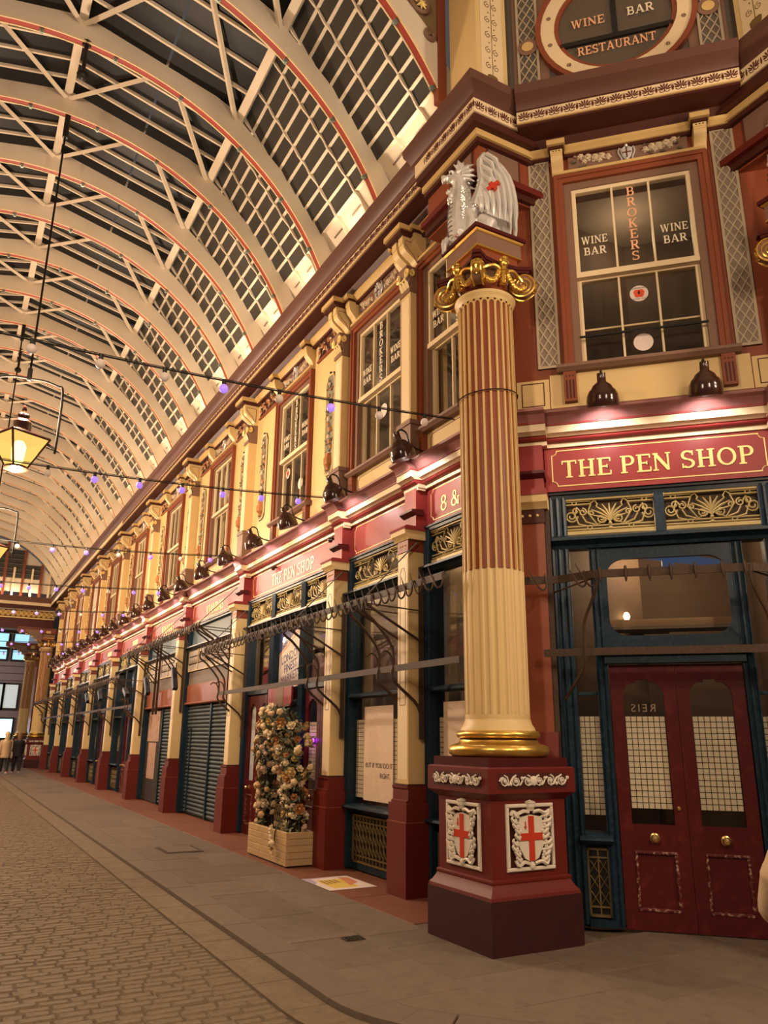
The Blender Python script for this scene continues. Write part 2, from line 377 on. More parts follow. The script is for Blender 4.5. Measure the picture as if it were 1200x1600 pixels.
# gutter stones and kerb stones follow the same bend
def ring(path_o,path_i,z0,z1,b):   # one stone from a strip of outer/inner points
    n=len(path_o); poly=path_o+path_i[::-1]; mb=MB(); m=len(poly)
    cx=sum(p[0] for p in poly)/m; cy=sum(p[1] for p in poly)/m
    ins=[(p[0]+(cx-p[0])*.012,p[1]+(cy-p[1])*.012) for p in poly]
    mb.add([(p[0],p[1],z0) for p in poly]+[(p[0],p[1],z1-b) for p in poly]+[(p[0],p[1],z1) for p in ins],
        [(i,(i+1)%m,m+(i+1)%m,m+i) for i in range(m)]+[(m+i,m+(i+1)%m,2*m+(i+1)%m,2*m+i) for i in range(m)]+[tuple(range(2*m,3*m))])
    return mb
kerb=thing('kerb',None,2.57,9,-.1,kind='structure'); gut=thing('gutter',None,2.27,9,-.1,kind='structure')
def kpath(off):  # list of (outer pts) along arc: street -> corner -> canted -> side street
    R=.9+off; a=arcpts(R,6); m=[mir(p) for p in a][::-1]
    return a,m
def strip(parent,name,r0,r1,L,z1,m,b):
    mats=m
    # street straight
    y=KC[1]
    while y<46:
        l=L*random.uniform(.8,1.25); x0=KC[0]-r1; x1=KC[0]-r0
        ring([(x0,y+.004),(x0,y+l-.004)],[(x1,y+.004),(x1,y+l-.004)],-.3,z1,b).xf(Matrix.Translation(-parent.location)).build(name,m,parent); y+=l
    ao,_=kpath(r1-.9); ai,_=kpath(r0-.9)
    for k in (0,2,4): ring(ao[k:k+3],ai[k:k+3],-.3,z1,b).xf(Matrix.Translation(-parent.location)).build(name,m,parent)
    # canted straight
    p0=Vector(ao[-1]); p1=Vector(mir(ao[-1])); q0=Vector(ai[-1]); q1=Vector(mir(ai[-1])); nseg=max(1,round((p1-p0).length/L))
    for k in range(nseg):
        t0=k/nseg+.003; t1=(k+1)/nseg-.003
        ring([tuple(p0.lerp(p1,t0)),tuple(p0.lerp(p1,t1))],[tuple(q0.lerp(q1,t0)),tuple(q0.lerp(q1,t1))],-.3,z1,b).xf(Matrix.Translation(-parent.location)).build(name,m,parent)
    for k in (0,2,4): ring([mir(p) for p in ao[k:k+3]],[mir(p) for p in ai[k:k+3]],-.3,z1,b).xf(Matrix.Translation(-parent.location)).build(name,m,parent)
    x=mir(KC)[0]
    while x<12:
        l=L; ring([mir((KC[0]-r1,x-.768)),mir((KC[0]-r1,x+l-.768-.008))],[mir((KC[0]-r0,x-.768)),mir((KC[0]-r0,x+l-.768-.008))],-.3,z1,b).xf(Matrix.Translation(-parent.location)).build(name,m,parent); x+=l
strip(kerb,'kerb_stone',.905,1.2,1.05,.0,KERBM,.014)
strip(gut,'gutter_stone',1.205,1.5,.62,-.036,SETTM,.012)
pave=thing('pavement',None,3.5,12,-.05,kind='structure')
tag(box(2.7,12,1.9,46,-.4,-.022).build('pavement_bed',JOINT,pave,loc=-pave.location))
def slab_poly(poly,m,name,zt=0):
    poly=in_pave(poly)
    if not poly: return
    n=len(poly); cx=sum(p[0] for p in poly)/n; cy=sum(p[1] for p in poly)/n
    if cx>4.86 and cx+cy>11.22: return
    P=[(cx+(p[0]-cx)*.997,cy+(p[1]-cy)*.997) for p in poly]; I=[(p[0]+(cx-p[0])/(math.hypot(cx-p[0],cy-p[1])+1e-6)*.007,p[1]+(cy-p[1])/(math.hypot(cx-p[0],cy-p[1])+1e-6)*.007) for p in P]
    mb=MB(); mb.add([(p[0],p[1],-.05) for p in P]+[(p[0],p[1],zt-.006) for p in P]+[(p[0],p[1],zt) for p in I],
        [(i,(i+1)%n,n+(i+1)%n,n+i) for i in range(n)]+[(n+i,n+(i+1)%n,2*n+(i+1)%n,2*n+i) for i in range(n)]+[tuple(range(2*n,3*n))])
    mb.xf(Matrix.Translation(-pave.location)).build(name,m,pave)
cols=[2.72,3.36,3.95]
for a,b_ in zip(cols[:-1],cols[1:]):
    y=6.6-random.random()*.3
    while y<45.5:
        l=random.uniform(.75,1.35); slab_poly([(a,y),(b_,y),(b_,y+l-.006),(a,y+l-.006)],random.choice([PAVE,PAVE,PAVE2]),'paving_slab',random.uniform(-.003,.001)); y+=l
y=6.6
while y<45.5:
    slab_poly([(3.955,y),(4.86,y),(4.86,y+1.3),(3.955,y+1.3)],PAVER,'stained_slab',0.0005); y+=1.306
x=2.72; k=0
while x<11:
    wdt=[.64,.95,.78,.9,.7,1.0,.85,.9,.9,.9,.9][k%11]; y=1.9-(.35 if k%2 else 0)
    while y<6.6:
        l=random.uniform(.62,.95); y1=min(y+l,6.6)
        slab_poly([(x,y),(x+wdt-.006,y),(x+wdt-.006,y1-.006),(x,y1-.006)],random.choice([PAVE,PAVE,PAVE2]),'paving_slab',random.uniform(-.003,.001)); y=y1
    x+=wdt; k+=1
# cast covers let into the pavement
t=thing('drain_cover',None,3.24,6.38,.001,'small square dark iron drain cover let into pavement','drain cover')
box(-.085,.085,-.06,.06,0,.006).build('frame',IRON,t)
for i in range(4): box(-.07+i*.038,-.045+i*.038,-.045,.045,.006,.010).build('grate_bar',BLACK,t)
t=thing('inspection_cover',None,3.32,12.2,.001,'square stone-filled inspection cover in pavement before the shuttered shop','cover')
box(-.27,.27,-.36,.36,0,.004).build('rim',IRON,t); box(-.22,.22,-.3,.3,.004,.009).build('infill',PAVE,t)

# ================================================================ WALL BODIES
def struct(name,mb,m,parent=None,**k):
    o=mb.build(name,m,parent,**k)
    if not parent: o['kind']='structure'
    return o
WIN_ST=[6.86,8.78]+[(PIERS[i]+PIERS[i+1])/2 for i in range(1,9)]
def wall_with_holes(fr,name,x0,x1,holes,z0,z1,hz0,hz1,m,depth=.3):
    o=thing(name,fr,0,0,0,kind='structure'); mb=MB(); hs=sorted(holes); x=x0
    for a,b_ in hs:
        if a>x: mb.box(x,a,0,depth,hz0,hz1)
        x=b_
    mb.box(x,x1,0,depth,hz0,hz1); mb.box(x0,x1,0,depth,z0,hz0); mb.box(x0,x1,0,depth,hz1,z1)
    mb.build('wall_face',m,o); return o
hol=[(-y-.66,-y+.66) for y in WIN_ST]
wall_r=wall_with_holes(ST,'wall_right',-YEND,-6.23,hol,4.56,8.6,5.24,7.5,CREAM)
wall_c=wall_with_holes(CH,'wall_corner',-1.62,1.62,[(-.66,.66)],4.56,8.7,5.36,7.62,RUST)
# rooms behind the glass
def room(name,fr,x0,x1,y0,y1,z0,z1):
    mb=MB(); mb.box(x0,x1,y1,y1+.1,z0,z1).box(x0,x1,y0,y1,z0-.1,z0).box(x0-.1,x0,y0,y1,z0,z1).box(x1,x1+.1,y0,y1,z0,z1)
    o=thing(name,fr,0,0,0,kind='structure'); mb.build('room_walls',INTER,o); box(x0,x1,y0,y1,z1,z1+.1).build('room_ceiling',INTERL,o); return o
room('wall_room_upper_street',ST,-YEND+.2,-6.5,.32,2.4,4.95,7.95)
room('wall_room_lower_street',ST,-YEND+.2,-6.5,.26,2.2,.0,3.9)
room('wall_room_upper_corner',CH,-1.1,1.1,.32,1.9,5.1,8.0)
room('wall_room_lower_corner',CH,-1.12,1.12,.32,2.4,.0,3.95)
# ================================================================ CORNICES
CZ0,CZ1,CZ2=8.225,8.40,8.635      # band bottom, band top, crown top
def crown_profile(o):   # (y,z), y negative is outward
    return [(0,CZ1),(-.40-o,CZ1),(-.415-o,CZ1+.03),(-.425-o,CZ1+.07),(-.46-o,CZ1+.10),(-.52-o,CZ1+.13),(-.535-o,CZ1+.18),(-.535-o,CZ2),(0,CZ2)]
def cornice(fr,name,x0,x1,o=0,deep=0):
    t=thing(name,fr,0,0,0,kind='structure')
    MB().ext(crown_profile(o),x0,x1).build('crown_moulding',CROWN,t,ang=.4)
    box(x0,x1,-.39-o,0,CZ0,CZ1-.002).build('frieze_band',CREAM2,t)
    MB().ext([(0,CZ0-.10),(-.10,CZ0-.10),(-.16,CZ0-.03),(-.375-o,CZ0-.03),(-.375-o,CZ0-.001),(0,CZ0-.001)],x0,x1).build('soffit',MAROON,t)
    box(x0,x1,-.398-o,-.386-o,CZ0-.004,CZ0+.012).build('lower_fillet',OCHRE,t); box(x0,x1,-.398-o,-.386-o,CZ1-.014,CZ1-.003).build('upper_fillet',MAROON,t)
    return t
# palmette ornament (raised, dark)
def palmette(s):
    mb=MB()
    for k in range(-3,4):
        a=k*.42; L=s*(.52 if abs(k)<3 else .4); d=Vector((math.sin(a),0,math.cos(a))); n=Vector((d.z,0,-d.x)); b0=d*s*.12; e=d*L
        w0=s*.02; w1=s*.052
        pts=[b0-n*w0,b0+n*w0,e*.8+n*w1,e+n*w1*.3,e-n*w1*.3,e*.8-n*w1]
        mb.add([(p.x,-.004,p.z) for p in pts]+[(p.x,0,p.z) for p in pts],[(5,4,3,2,1,0)]+[(i,(i+1)%6,6+(i+1)%6,6+i) for i in range(6)])
    for sx in (-1,1): mb.tube([(sx*s*(.16+.14*math.cos(t*.6)),-.002,-s*.02-s*.12*math.sin(t*.6)) for t in range(6)],s*.028,4)
    mb.box(-s*.03,s*.03,-.004,0,-s*.08,s*.1)
    for sx in (-1,1): mb.ext([(sx*s*.52-s*.05,s*.1),(sx*s*.52,-s*.12),(sx*s*.52+s*.05,s*.1),(sx*s*.52,s*.42)],-.004,0,'y')
    return mb.mesh('palmette',DKLINE,False)
PALM=palmette(.17)
def palmettes(t,x0,x1,y,maxn=999):
    n=max(1,int(round((x1-x0)/.162)))
    for i in range(min(n,maxn)):
        inst('palmette',PALM,t,(x1-(i+.5)*(x1-x0)/n,y,CZ0+.062))
c_st=cornice(ST,'trim_street_cornice',-45.6,-6.32); palmettes(c_st,-45.6,-6.32,-.39,120)
c_ch=cornice(CH,'trim_corner_cornice',-1.16,1.16,.05); palmettes(c_ch,-1.16,1.16,-.44)
# projecting block over each corner column: square in plan, aligned with the streets
def corner_block(name,cx,cy,ang,mir=False):
    """core block whose outer faces look along local -x and -y"""
    t=thing(name,None,cx,cy,0,kind='structure',extra=ang)
    def tier(n,h,z0,z1,m,back=.75): box(-h,back,-h,back,z0,z1).build(n,m,t)
    tier('block_core',.31,7.42,CZ0-.1,RUST)
    for (nm,y0,x0) in (('panel_a',None,0),('panel_b',0,None)):
        pass
    box(-.318,-.3,-.18,.24,7.66,8.0).build('inset_panel',MAUVE,t); box(-.18,.24,-.318,-.3,7.66,8.0).build('inset_panel',MAUVE,t)
    for q in ((-.323,-.305,-.2,.26,7.64,7.66),(-.323,-.305,-.2,.26,8.0,8.02),(-.323,-.305,-.2,-.18,7.64,8.02),(-.323,-.305,.24,.26,7.64,8.02)):
        box(*q).build('panel_bead',DKLINE,t); box(q[2],q[3],q[0],q[1],q[4],q[5]).build('panel_bead',DKLINE,t)
    tier('ledge',.42,7.52,7.60,CRIMS); tier('ledge_bed',.36,7.44,7.52,MAROON)
    tier('bed_moulding',.40,8.04,8.12,OCHRE); tier('bed_fillet',.37,7.985,8.04,MAROON)  # maroon-painted fillet under the ochre bed moulding
    tier('soffit_block',.48,8.12,CZ0,MAROON)
    tier('frieze_block',.50,CZ0,CZ1,CREAM2)
    mb=MB(); prof=[(.50,CZ1),(.50,CZ1+.07),(.55,CZ1+.11),(.61,CZ1+.14),(.625,CZ1+.19),(.625,CZ2),(.3,CZ2)]
    vs=[];fs=[];bk=.85
    for h,z in prof: vs+=[(-h,bk,z),(-h,-h,z),(bk,-h,z)]
    for i in range(len(prof)-1):
        for j in range(2): fs.append((i*3+j,i*3+j+1,i*3+j+4,i*3+j+3))
    k=len(prof)-1
    mb.add(vs,fs); mb.box(-.3,bk,-.3,bk,CZ2-.02,CZ2-.001); mb.build('crown_moulding',CROWN,t,ang=.4)
    n=6
    for i in range(n):
        inst('palmette',PALM,t,(-.42+i*.172,-.50,CZ0+.062)); inst('palmette',PALM,t,(-.50,-.42+i*.172,CZ0+.062),(0,0,-PI/2))
    return t
BLK=(4.68,6.16)
corner_block('trim_corner_block',BLK[0],BLK[1],0)
m2=mir(BLK)
corner_block('trim_corner_block_far_side',m2[0],m2[1],0).scale=(1,1,1)

# ================================================================ UPPER STOREY: sash windows
GP=None
def make_window(name,fr,x,zs,w=.63,label_n=1,letters=None):
    """zs=(frame bottom, frame top, sash bottom, rail, sash top)"""
    fb,ft,sb,rl,stp=zs; t=thing(name,fr,x,0,0,kind='structure')
    W=w+.17
    mb=MB(); mb.box(-W,-w-.085,-.06,.1,fb,ft).box(w+.085,W,-.06,.1,fb,ft).box(-w-.085,w+.085,-.06,.1,ft-.09,ft)
    mb.box(-W-.012,-W+.03,-.075,.05,fb,ft+.012).box(W-.03,W+.012,-.075,.05,fb,ft+.012).box(-W+.03,W-.03,-.075,.05,ft-.03,ft+.012)
    mb.build('architrave',RUST,t)
    mb=MB(); mb.box(-w-.085,-w,-.02,.2,fb,ft-.09).box(w,w+.085,-.02,.2,fb,ft-.09).box(-w,w,-.02,.2,stp,ft-.09); mb.build('reveal_lining',MAUVE,t)
    mb=MB(); s=.045
    mb.box(-w,-w+s,.0,.06,rl-.02,stp).box(w-s,w,.0,.06,rl-.02,stp).box(-w+s,w-s,.0,.06,stp-s,stp).box(-w,w,-.015,.06,rl-.035,rl+.03)
    u=mb.build('upper_sash',CREAM2,t)
    mb=MB(); mb.box(-w,-w+s,.06,.12,sb,rl-.02).box(w-s,w,.06,.12,sb,rl-.02).box(-w+s,w-s,.06,.12,sb,sb+s*1.3).box(-w+s,w-s,.06,.12,rl-.05,rl-.02)
    l=mb.build('lower_sash',CREAM2,t)
    g=(2*w-2*s)/3
    for k in (1,2):
        xx=-w+s+g*k
        box(xx-.011,xx+.011,.005,.05,rl+.03,stp-s).build('glazing_bar',CREAM2,u); box(xx-.011,xx+.011,.065,.11,sb+s*1.3,rl-.05).build('glazing_bar',CREAM2,l)
    for k in range(3):
        a=-w+s+g*k+.011; b_=a+g-.022
        box(a,b_,.026,.032,rl+.03,stp-s).build('pane',GLASS,u); box(a,b_,.085,.091,sb+s*1.3,rl-.05).build('pane',GLASS,l)
    return t,u,l,g
WZ=(5.24,7.57,5.27,6.33,7.42)
wins=[]
t0,u0,l0,g0=make_window('window_1',ST,-WIN_ST[0],WZ); wins.append((t0,u0,l0))
for i,y in enumerate(WIN_ST[1:]):
    c=copy_tree(t0,ST.w(-y,0,0)); c.name='window_%d'%(i+2)
    uu=[k for k in c.children if k.name.startswith('upper_sash')][0]; ll=[k for k in c.children if k.name.startswith('lower_sash')][0]
    wins.append((c,uu,ll))
CWZ=(5.36,7.74,5.39,6.47,7.57)
tc,uc,lc,gc=make_window('window_11',CH,0,CWZ)
WLET=mat('window_letter_cream',(.78,.68,.50),.5,var=.04)
WLETO=mat('window_letter_orange',(.80,.42,.24),.5,var=.04)
def wine(t,k,fade=1,broker='BROKERS',z0=6.33,sx=1):
    s=k
    serif('WINE',.095*s,WLET,t,-.415,.024,z0+.36,sx=.82); serif('BAR',.095*s,WLET,t,-.415,.024,z0+.22,sx=.95)
    serif(broker,.112*s,WLETO if fade else WLET,t,0,.024,z0+1.03,vertical=True)
    serif('WINE',.095*s,WLET,t,.415,.024,z0+.36,sx=.82); serif('BAR',.095*s,WLET,t,.415,.024,z0+.22,sx=.95)
wine(uc,1,1,z0=6.50); wine(wins[0][1],1,0); wine(wins[1][1],1,0,'BROKERS'); wine(wins[2][1],1,0,'BROKERS')
# round window stickers
STK=mat('sticker_white',(.75,.62,.55),.6,var=.02); POPPY=mat('poppy_orange',(.75,.09,.03),.6,var=.05)
def disc(r,m,name,par,x,y,z,sz=1,n=24):
    return MB().ext([(r*math.cos(2*PI*i/n),r*sz*math.sin(2*PI*i/n)) for i in range(n)],-.002,0,'y').build(name,m,par,loc=(x,y,z))
def poppy(par,x,z,y=.083):
    d=disc(.095,STK,'poppy_sticker',par,x,y,z)
    for dx,dz,r in ((-.022,.012,.034),(.022,.012,.034),(0,-.014,.03),(-.018,-.018,.03),(.02,-.018,.03)): disc(r,POPPY,'petal',d,dx,-.0025-r*.01,dz)
    disc(.012,INK,'poppy_centre',d,0,-.0042,0)
    textmesh('SUPPORTING',.024,INK,'sticker_text',d,(0,-.003,.062),ext=.0005); textmesh('THE POPPY APPEAL',.018,INK,'sticker_text',d,(0,-.003,-.066),ext=.0005)
poppy(lc,.0,6.20); disc(.1,STK,'round_sticker',lc,.0,.083,5.62)
box(-.64,.64,-.03,-.012,5.70,5.722).build('guard_bar',BLACK,tc); box(-.6,.6,.14,.155,5.86,5.88).build('inner_bar',CREAM2,tc)
for k,(x,z) in enumerate(((.13,5.72),(-.02,5.98),(.15,5.75))): disc(.1,STK,'round_sticker',wins[k][2],x,.083,z)
poppy(wins[2][2],-.44,6.1); poppy(wins[0][2],.36,6.2)
# window boards (sill) with fluted blocks under them
def sill(fr,x,z,w=.86,p=.12):
    t=thing('window_sill',fr,x,0,z,kind='structure')
    MB().ext([(0,-.02),(-p+.04,-.02),(-p+.02,.0),(-p,.015),(-p,.045),(-p+.02,.06),(0,.06)],-w,w).build('sill_moulding',MAUVE,t)
    for sx in (-1,1):
        b_=box(sx*(w-.13)-.065,sx*(w-.13)+.065,-.075,0,-.36,-.022).build('fluted_block',RUST,t)
        for k in (-1,0,1): box(sx*(w-.13)+k*.034-.009,sx*(w-.13)+k*.034+.009,-.0765,-.074,-.33,-.12).build('flute',MAROON,b_)
        for k in (-1,0,1): box(sx*(w-.13)+k*.034-.008,sx*(w-.13)+k*.034+.008,-.0765,-.074,-.085,-.069).build('boss_hole',MAROON,b_)
    def frame_lines(a,b_,z0,z1):
        mb=MB(); e=.008; n=.035
        for (p,q) in (((a+n,z0),(b_-n,z0)),((b_,z0+n),(b_,z1-n)),((b_-n,z1),(a+n,z1)),((a,z1-n),(a,z0+n))):
            mb.box(min(p[0],q[0])-e/2,max(p[0],q[0])+e/2,-.004,0,min(p[1],q[1])-e/2,max(p[1],q[1])+e/2)
        for cx,cz,s in ((a,z0,0),(b_,z0,1),(b_,z1,2),(a,z1,3)):
            mb.tube([(cx+n*math.cos(PI/2*(s+k/4)),-.002,cz+n*math.sin(PI/2*(s+k/4))) for k in range(5)],.004,4)
        return mb
    frame_lines(-w+.27,w-.27,-.33,-.06).build('panel_lining',DKLINE,t)
    return t
s0=sill(ST,-WIN_ST[0],5.19)
for y in WIN_ST[1:]: copy_tree(s0,ST.w(-y,0,5.19))
sc=sill(CH,0,5.33,.90)
box(-.98,.98,-.012,.0,-.40,-.02).build('cream_panel',CREAM,sc)
for sx in (-1,1):
    box(sx*1.16-.17,sx*1.16+.17,-.012,0,-.40,-.06).build('end_panel',CREAM,sc)
    for q in ((-.12,.12,-.1,-.09),(-.12,.12,-.36,-.35),(-.12,-.11,-.36,-.09),(.11,.12,-.36,-.09)): box(sx*1.16+q[0],sx*1.16+q[1],-.016,-.011,q[2],q[3]).build('panel_lining',DKLINE,sc)
# lattice panels beside the corner window
def lattice(name,x,label):
    t=thing(name,CH,x,0,5.39,label,'lattice panel','lattice panels beside the corner window'); w=.117; h=2.62
    box(-w,w,-.018,0,0,h).build('backing',LATTB,t)
    mb=MB().box(-w,-w+.028,-.03,0,0,h).box(w-.028,w,-.03,0,0,h).box(-w+.028,w-.028,-.03,0,0,.028).box(-w+.028,w-.028,-.03,0,h-.028,h); mb.build('frame',LATT,t)
    iw=w-.028; st=.152; ih=h-.056
    def bar(x0,z0,x1,z1,d):
        dd=Vector((x1-x0,z1-z0)); L=dd.length; dd/=L; n=Vector((-dd.y,dd.x))*.0075
        MB().ext([(x0+n.x,z0+n.y),(x0-n.x,z0-n.y),(x1-n.x,z1-n.y),(x1+n.x,z1+n.y)],-.026-d,-.018,'y').build('lattice_bar',LATT,t)
    slope=st*2/(2*iw)   # two diamonds wide -> each bar crosses the width over 2 steps
    k=-2
    while .028+k*st<h:
        for sgn in (1,-1):
            z0=.028+k*st; z1=z0+2*st; xa=-iw*sgn; xb=iw*sgn
            za,zb=z0,z1; x0_,x1_=xa,xb
            if za<.028: x0_=xa+(xb-xa)*(.028-za)/(zb-za); za=.028
            if zb>h-.028: x1_=x0_+(xb-x0_)*(h-.028-za)/(zb-za) if zb!=za else xb; zb=h-.028
            if zb-za>.02: bar(x0_,za,x1_,zb,.002*(sgn>0))
        k+=1
    return t
lattice('lattice_panel',-.975,'tall narrow stone-coloured lattice panel left of the corner wine bar window')
lattice('lattice_panel',.985,'tall narrow stone-coloured lattice panel right of the corner wine bar window')
# ================================================================ friezes over the windows, consoles, bed mouldings
def shield(s):
    mb=MB(); pts=[(-.5,.55),(-.3,.62),(0,.52),(.3,.62),(.5,.55),(.46,.1),(.3,-.35),(0,-.62),(-.3,-.35),(-.46,.1)]
    mb.ext([(a*s,b*s) for a,b in pts],-.025,0,'y'); mb.ext([(a*s*.8,b*s*.8) for a,b in pts],-.035,-.025,'y'); return mb
def shield_thing(par,x,z,s,y):
    o=shield(s).build('shield',SILVER,par,loc=(x,y,z))
    MB().box(-.05*s,.05*s,-.041,-.034,-.45*s,.42*s).box(-.36*s,.36*s,-.0408,-.034,.02*s,.12*s).build('shield_cross',DKLINE,o)
    mb=MB()
    for sx in (-1,1):
        mb.tube([(sx*s*(.55+.12*math.sin(k*.9)),-.012,s*(.7-.22*k)) for k in range(7)],s*.075,5)
        mb.tube([(sx*s*(.3+.2*math.cos(a)),-.015,s*(.78+.16*math.sin(a))) for a in [i*.8 for i in range(7)]],s*.06,5)
    mb.ball((0,-.02,s*.82),s*.16,8,6); mb.build('mantling',SILVER,o)
    return o
ROSE=mat('carved_rose_cream',(.55,.43,.30),.5,var=.15,scale=20); LEAFD=mat('carved_leaf_dark',(.10,.075,.045),.55,var=.2,scale=20); RIBB=mat('carved_ribbon_red',(.20,.045,.03),.5)
FRUITO=mat('carved_fruit_orange',(.40,.17,.06),.5,var=.2,scale=20)
def rose(r):
    mb=MB()
    for k,(n,rr,zz) in enumerate(((5,.62,.0),(5,.36,.35))):
        for i in range(n):
            a=2*PI*i/n+k*.5; mb.ball((rr*r*math.cos(a),-zz*r-.1*r,rr*r*math.sin(a)),r*.45,5,4,(1,.7,1))
    mb.ball((0,-.75*r,0),r*.28,5,4); return mb
ROSEM=rose(.038).mesh('rose',ROSE)
LEAFM=MB().add([(0,0,0),(.02,-.012,.028),(0,-.02,.075),(-.02,-.012,.028),(0,-.004,.035)],[(0,1,4),(1,2,4),(2,3,4),(3,0,4)]).mesh('carved_leaf',LEAFD)
def window_frieze(fr,x,z,h=.32,w=.64):
    t=thing('carved_frieze',fr,x,0,z)
    box(-w,w,-.02,0,0,h).build('backing',MAUVE,t); box(-w-.16,w+.16,-.085,0,-.035,0).build('lower_bead',OCHRE,t)
    shield_thing(t,0,h*.46,h*.55,-.02)
    rng=random.Random(3)
    for sx in (-1,1):
        for (dx,dz,sc) in ((.2,.10,.9),(.27,.13,1.1),(.34,.12,1.2),(.42,.15,1.2),(.5,.2,1.0),(.3,.07,.8),(.56,.26,.7),(.46,.09,.8)):
            inst('rose',ROSEM,t,(sx*dx,-.02,h*.3+dz*.6),(0,rng.random()*6,0),(sc*1.15,)*3)
        for i in range(12): inst('carved_leaf',LEAFM,t,(sx*rng.uniform(.16,.6),-.02,rng.uniform(.05,.24)),(0,rng.random()*6,0))
        MB().tube([(sx*(.16+.07*k),-.022,h*.62+.03*math.sin(k*1.7)+k*.012) for k in range(7)],.010,4).build('ribbon',RIBB,t)
    return t
def label_copies(t,places,labels,cat,group):
    out=[]
    for i,((fr,x,z),lb) in enumerate(zip(places,labels)):
        o=t if i==0 else copy_tree(t)
        o.location=fr.w(x,0,z); o.rotation_euler=(0,0,fr.a); tag(o,lb,cat,group); out.append(o)
    return out
wn=lambda i:'the %s first-floor window along the street'%ORD[i]
label_copies(window_frieze(ST,0,7.65),[(ST,-y,7.65) for y in WIN_ST],['carved shield and roses frieze over '+wn(i) for i in range(len(WIN_ST))],'frieze','shield friezes over the street windows')
tag(window_frieze(CH,0,7.79,.24),'carved shield and roses frieze over the corner wine bar window','frieze')
# console brackets
def console(w,h,d,m=CREAM,line=True):
    prof=[(0,0),(0,h),(-d,h),(-d,h*.72)]
    for k in range(9):
        a=k/8; prof.append((-d*(.96-.72*a+.12*math.sin(a*PI*2)),h*(.72-.72*a)))
    prof.append((0,0.0))
    pr=[];
    for p in prof:
        if not pr or (abs(p[0]-pr[-1][0])+abs(p[1]-pr[-1][1]))>1e-4: pr.append(p)
    if abs(pr[0][0]-pr[-1][0])+abs(pr[0][1]-pr[-1][1])<1e-4: pr.pop()
    return MB().ext(pr,-w/2,w/2,'x')
def small_console(fr,x,z,h=.34):
    t=thing('console_bracket',fr,x,0,z)
    console(.13,h,.17).build('scroll',CREAM,t,ang=.5)
    box(-.068,.068,-.178,-.16,h*.80,h*.985).build('head_block',CREAM,t)
    for k in (-1,0,1): box(k*.035-.007,k*.035+.007,-.180,-.177,h*.88,h*.88+.014).build('drilled_hole',BLACK,t)
    box(-.10,.10,-.235,0,h+.03,h+.095).build('cap_moulding',OCHRE,t); box(-.085,.085,-.2,0,h,h+.03).build('cap_fillet',MAROON,t)  # maroon-painted fillet between scroll and cap
    return t
pl=[];lb=[]
for i,y in enumerate(WIN_ST):
    for sx,nm in ((1,'near'),(-1,'far')):
        if i==0 and sx==1: continue
        pl.append((ST,-y+sx*.74,7.64)); lb.append('small scroll bracket, %s side of %s'%(nm,wn(i)))
label_copies(small_console(ST,0,7.64),pl,lb,'bracket','small scroll brackets along the street')
sm=small_console(CH,0,7.77,.25); label_copies(sm,[(CH,-.76,7.77),(CH,.76,7.77)],['small cream bracket left of the frieze over the corner window','small cream bracket right of the frieze over the corner window'],'bracket','small brackets on the corner')
# bed mouldings between consoles
bm_t=thing('trim_street_bed_moulding',ST,0,0,0,kind='structure')
MB().ext([(0,7.99),(-.07,7.99),(-.10,8.02),(-.13,8.04),(-.13,8.08),(0,8.08)],-45,-6.4).build('moulding',OCHRE,bm_t)
box(-45,-6.4,-.06,0,7.95,7.99).build('maroon_fillet',MAROON,bm_t)  # maroon-painted fillet along the underside of the moulding
bm_c=thing('trim_corner_bed_moulding',CH,0,0,0,kind='structure')
MB().ext([(0,8.035),(-.07,8.035),(-.10,8.06),(-.12,8.07),(-.12,8.108),(0,8.108)],-1.1,1.1).build('moulding',OCHRE,bm_c)
box(-1.1,1.1,-.05,0,8.0,8.035).build('maroon_fillet',MAROON,bm_c)  # same maroon-painted fillet on the corner
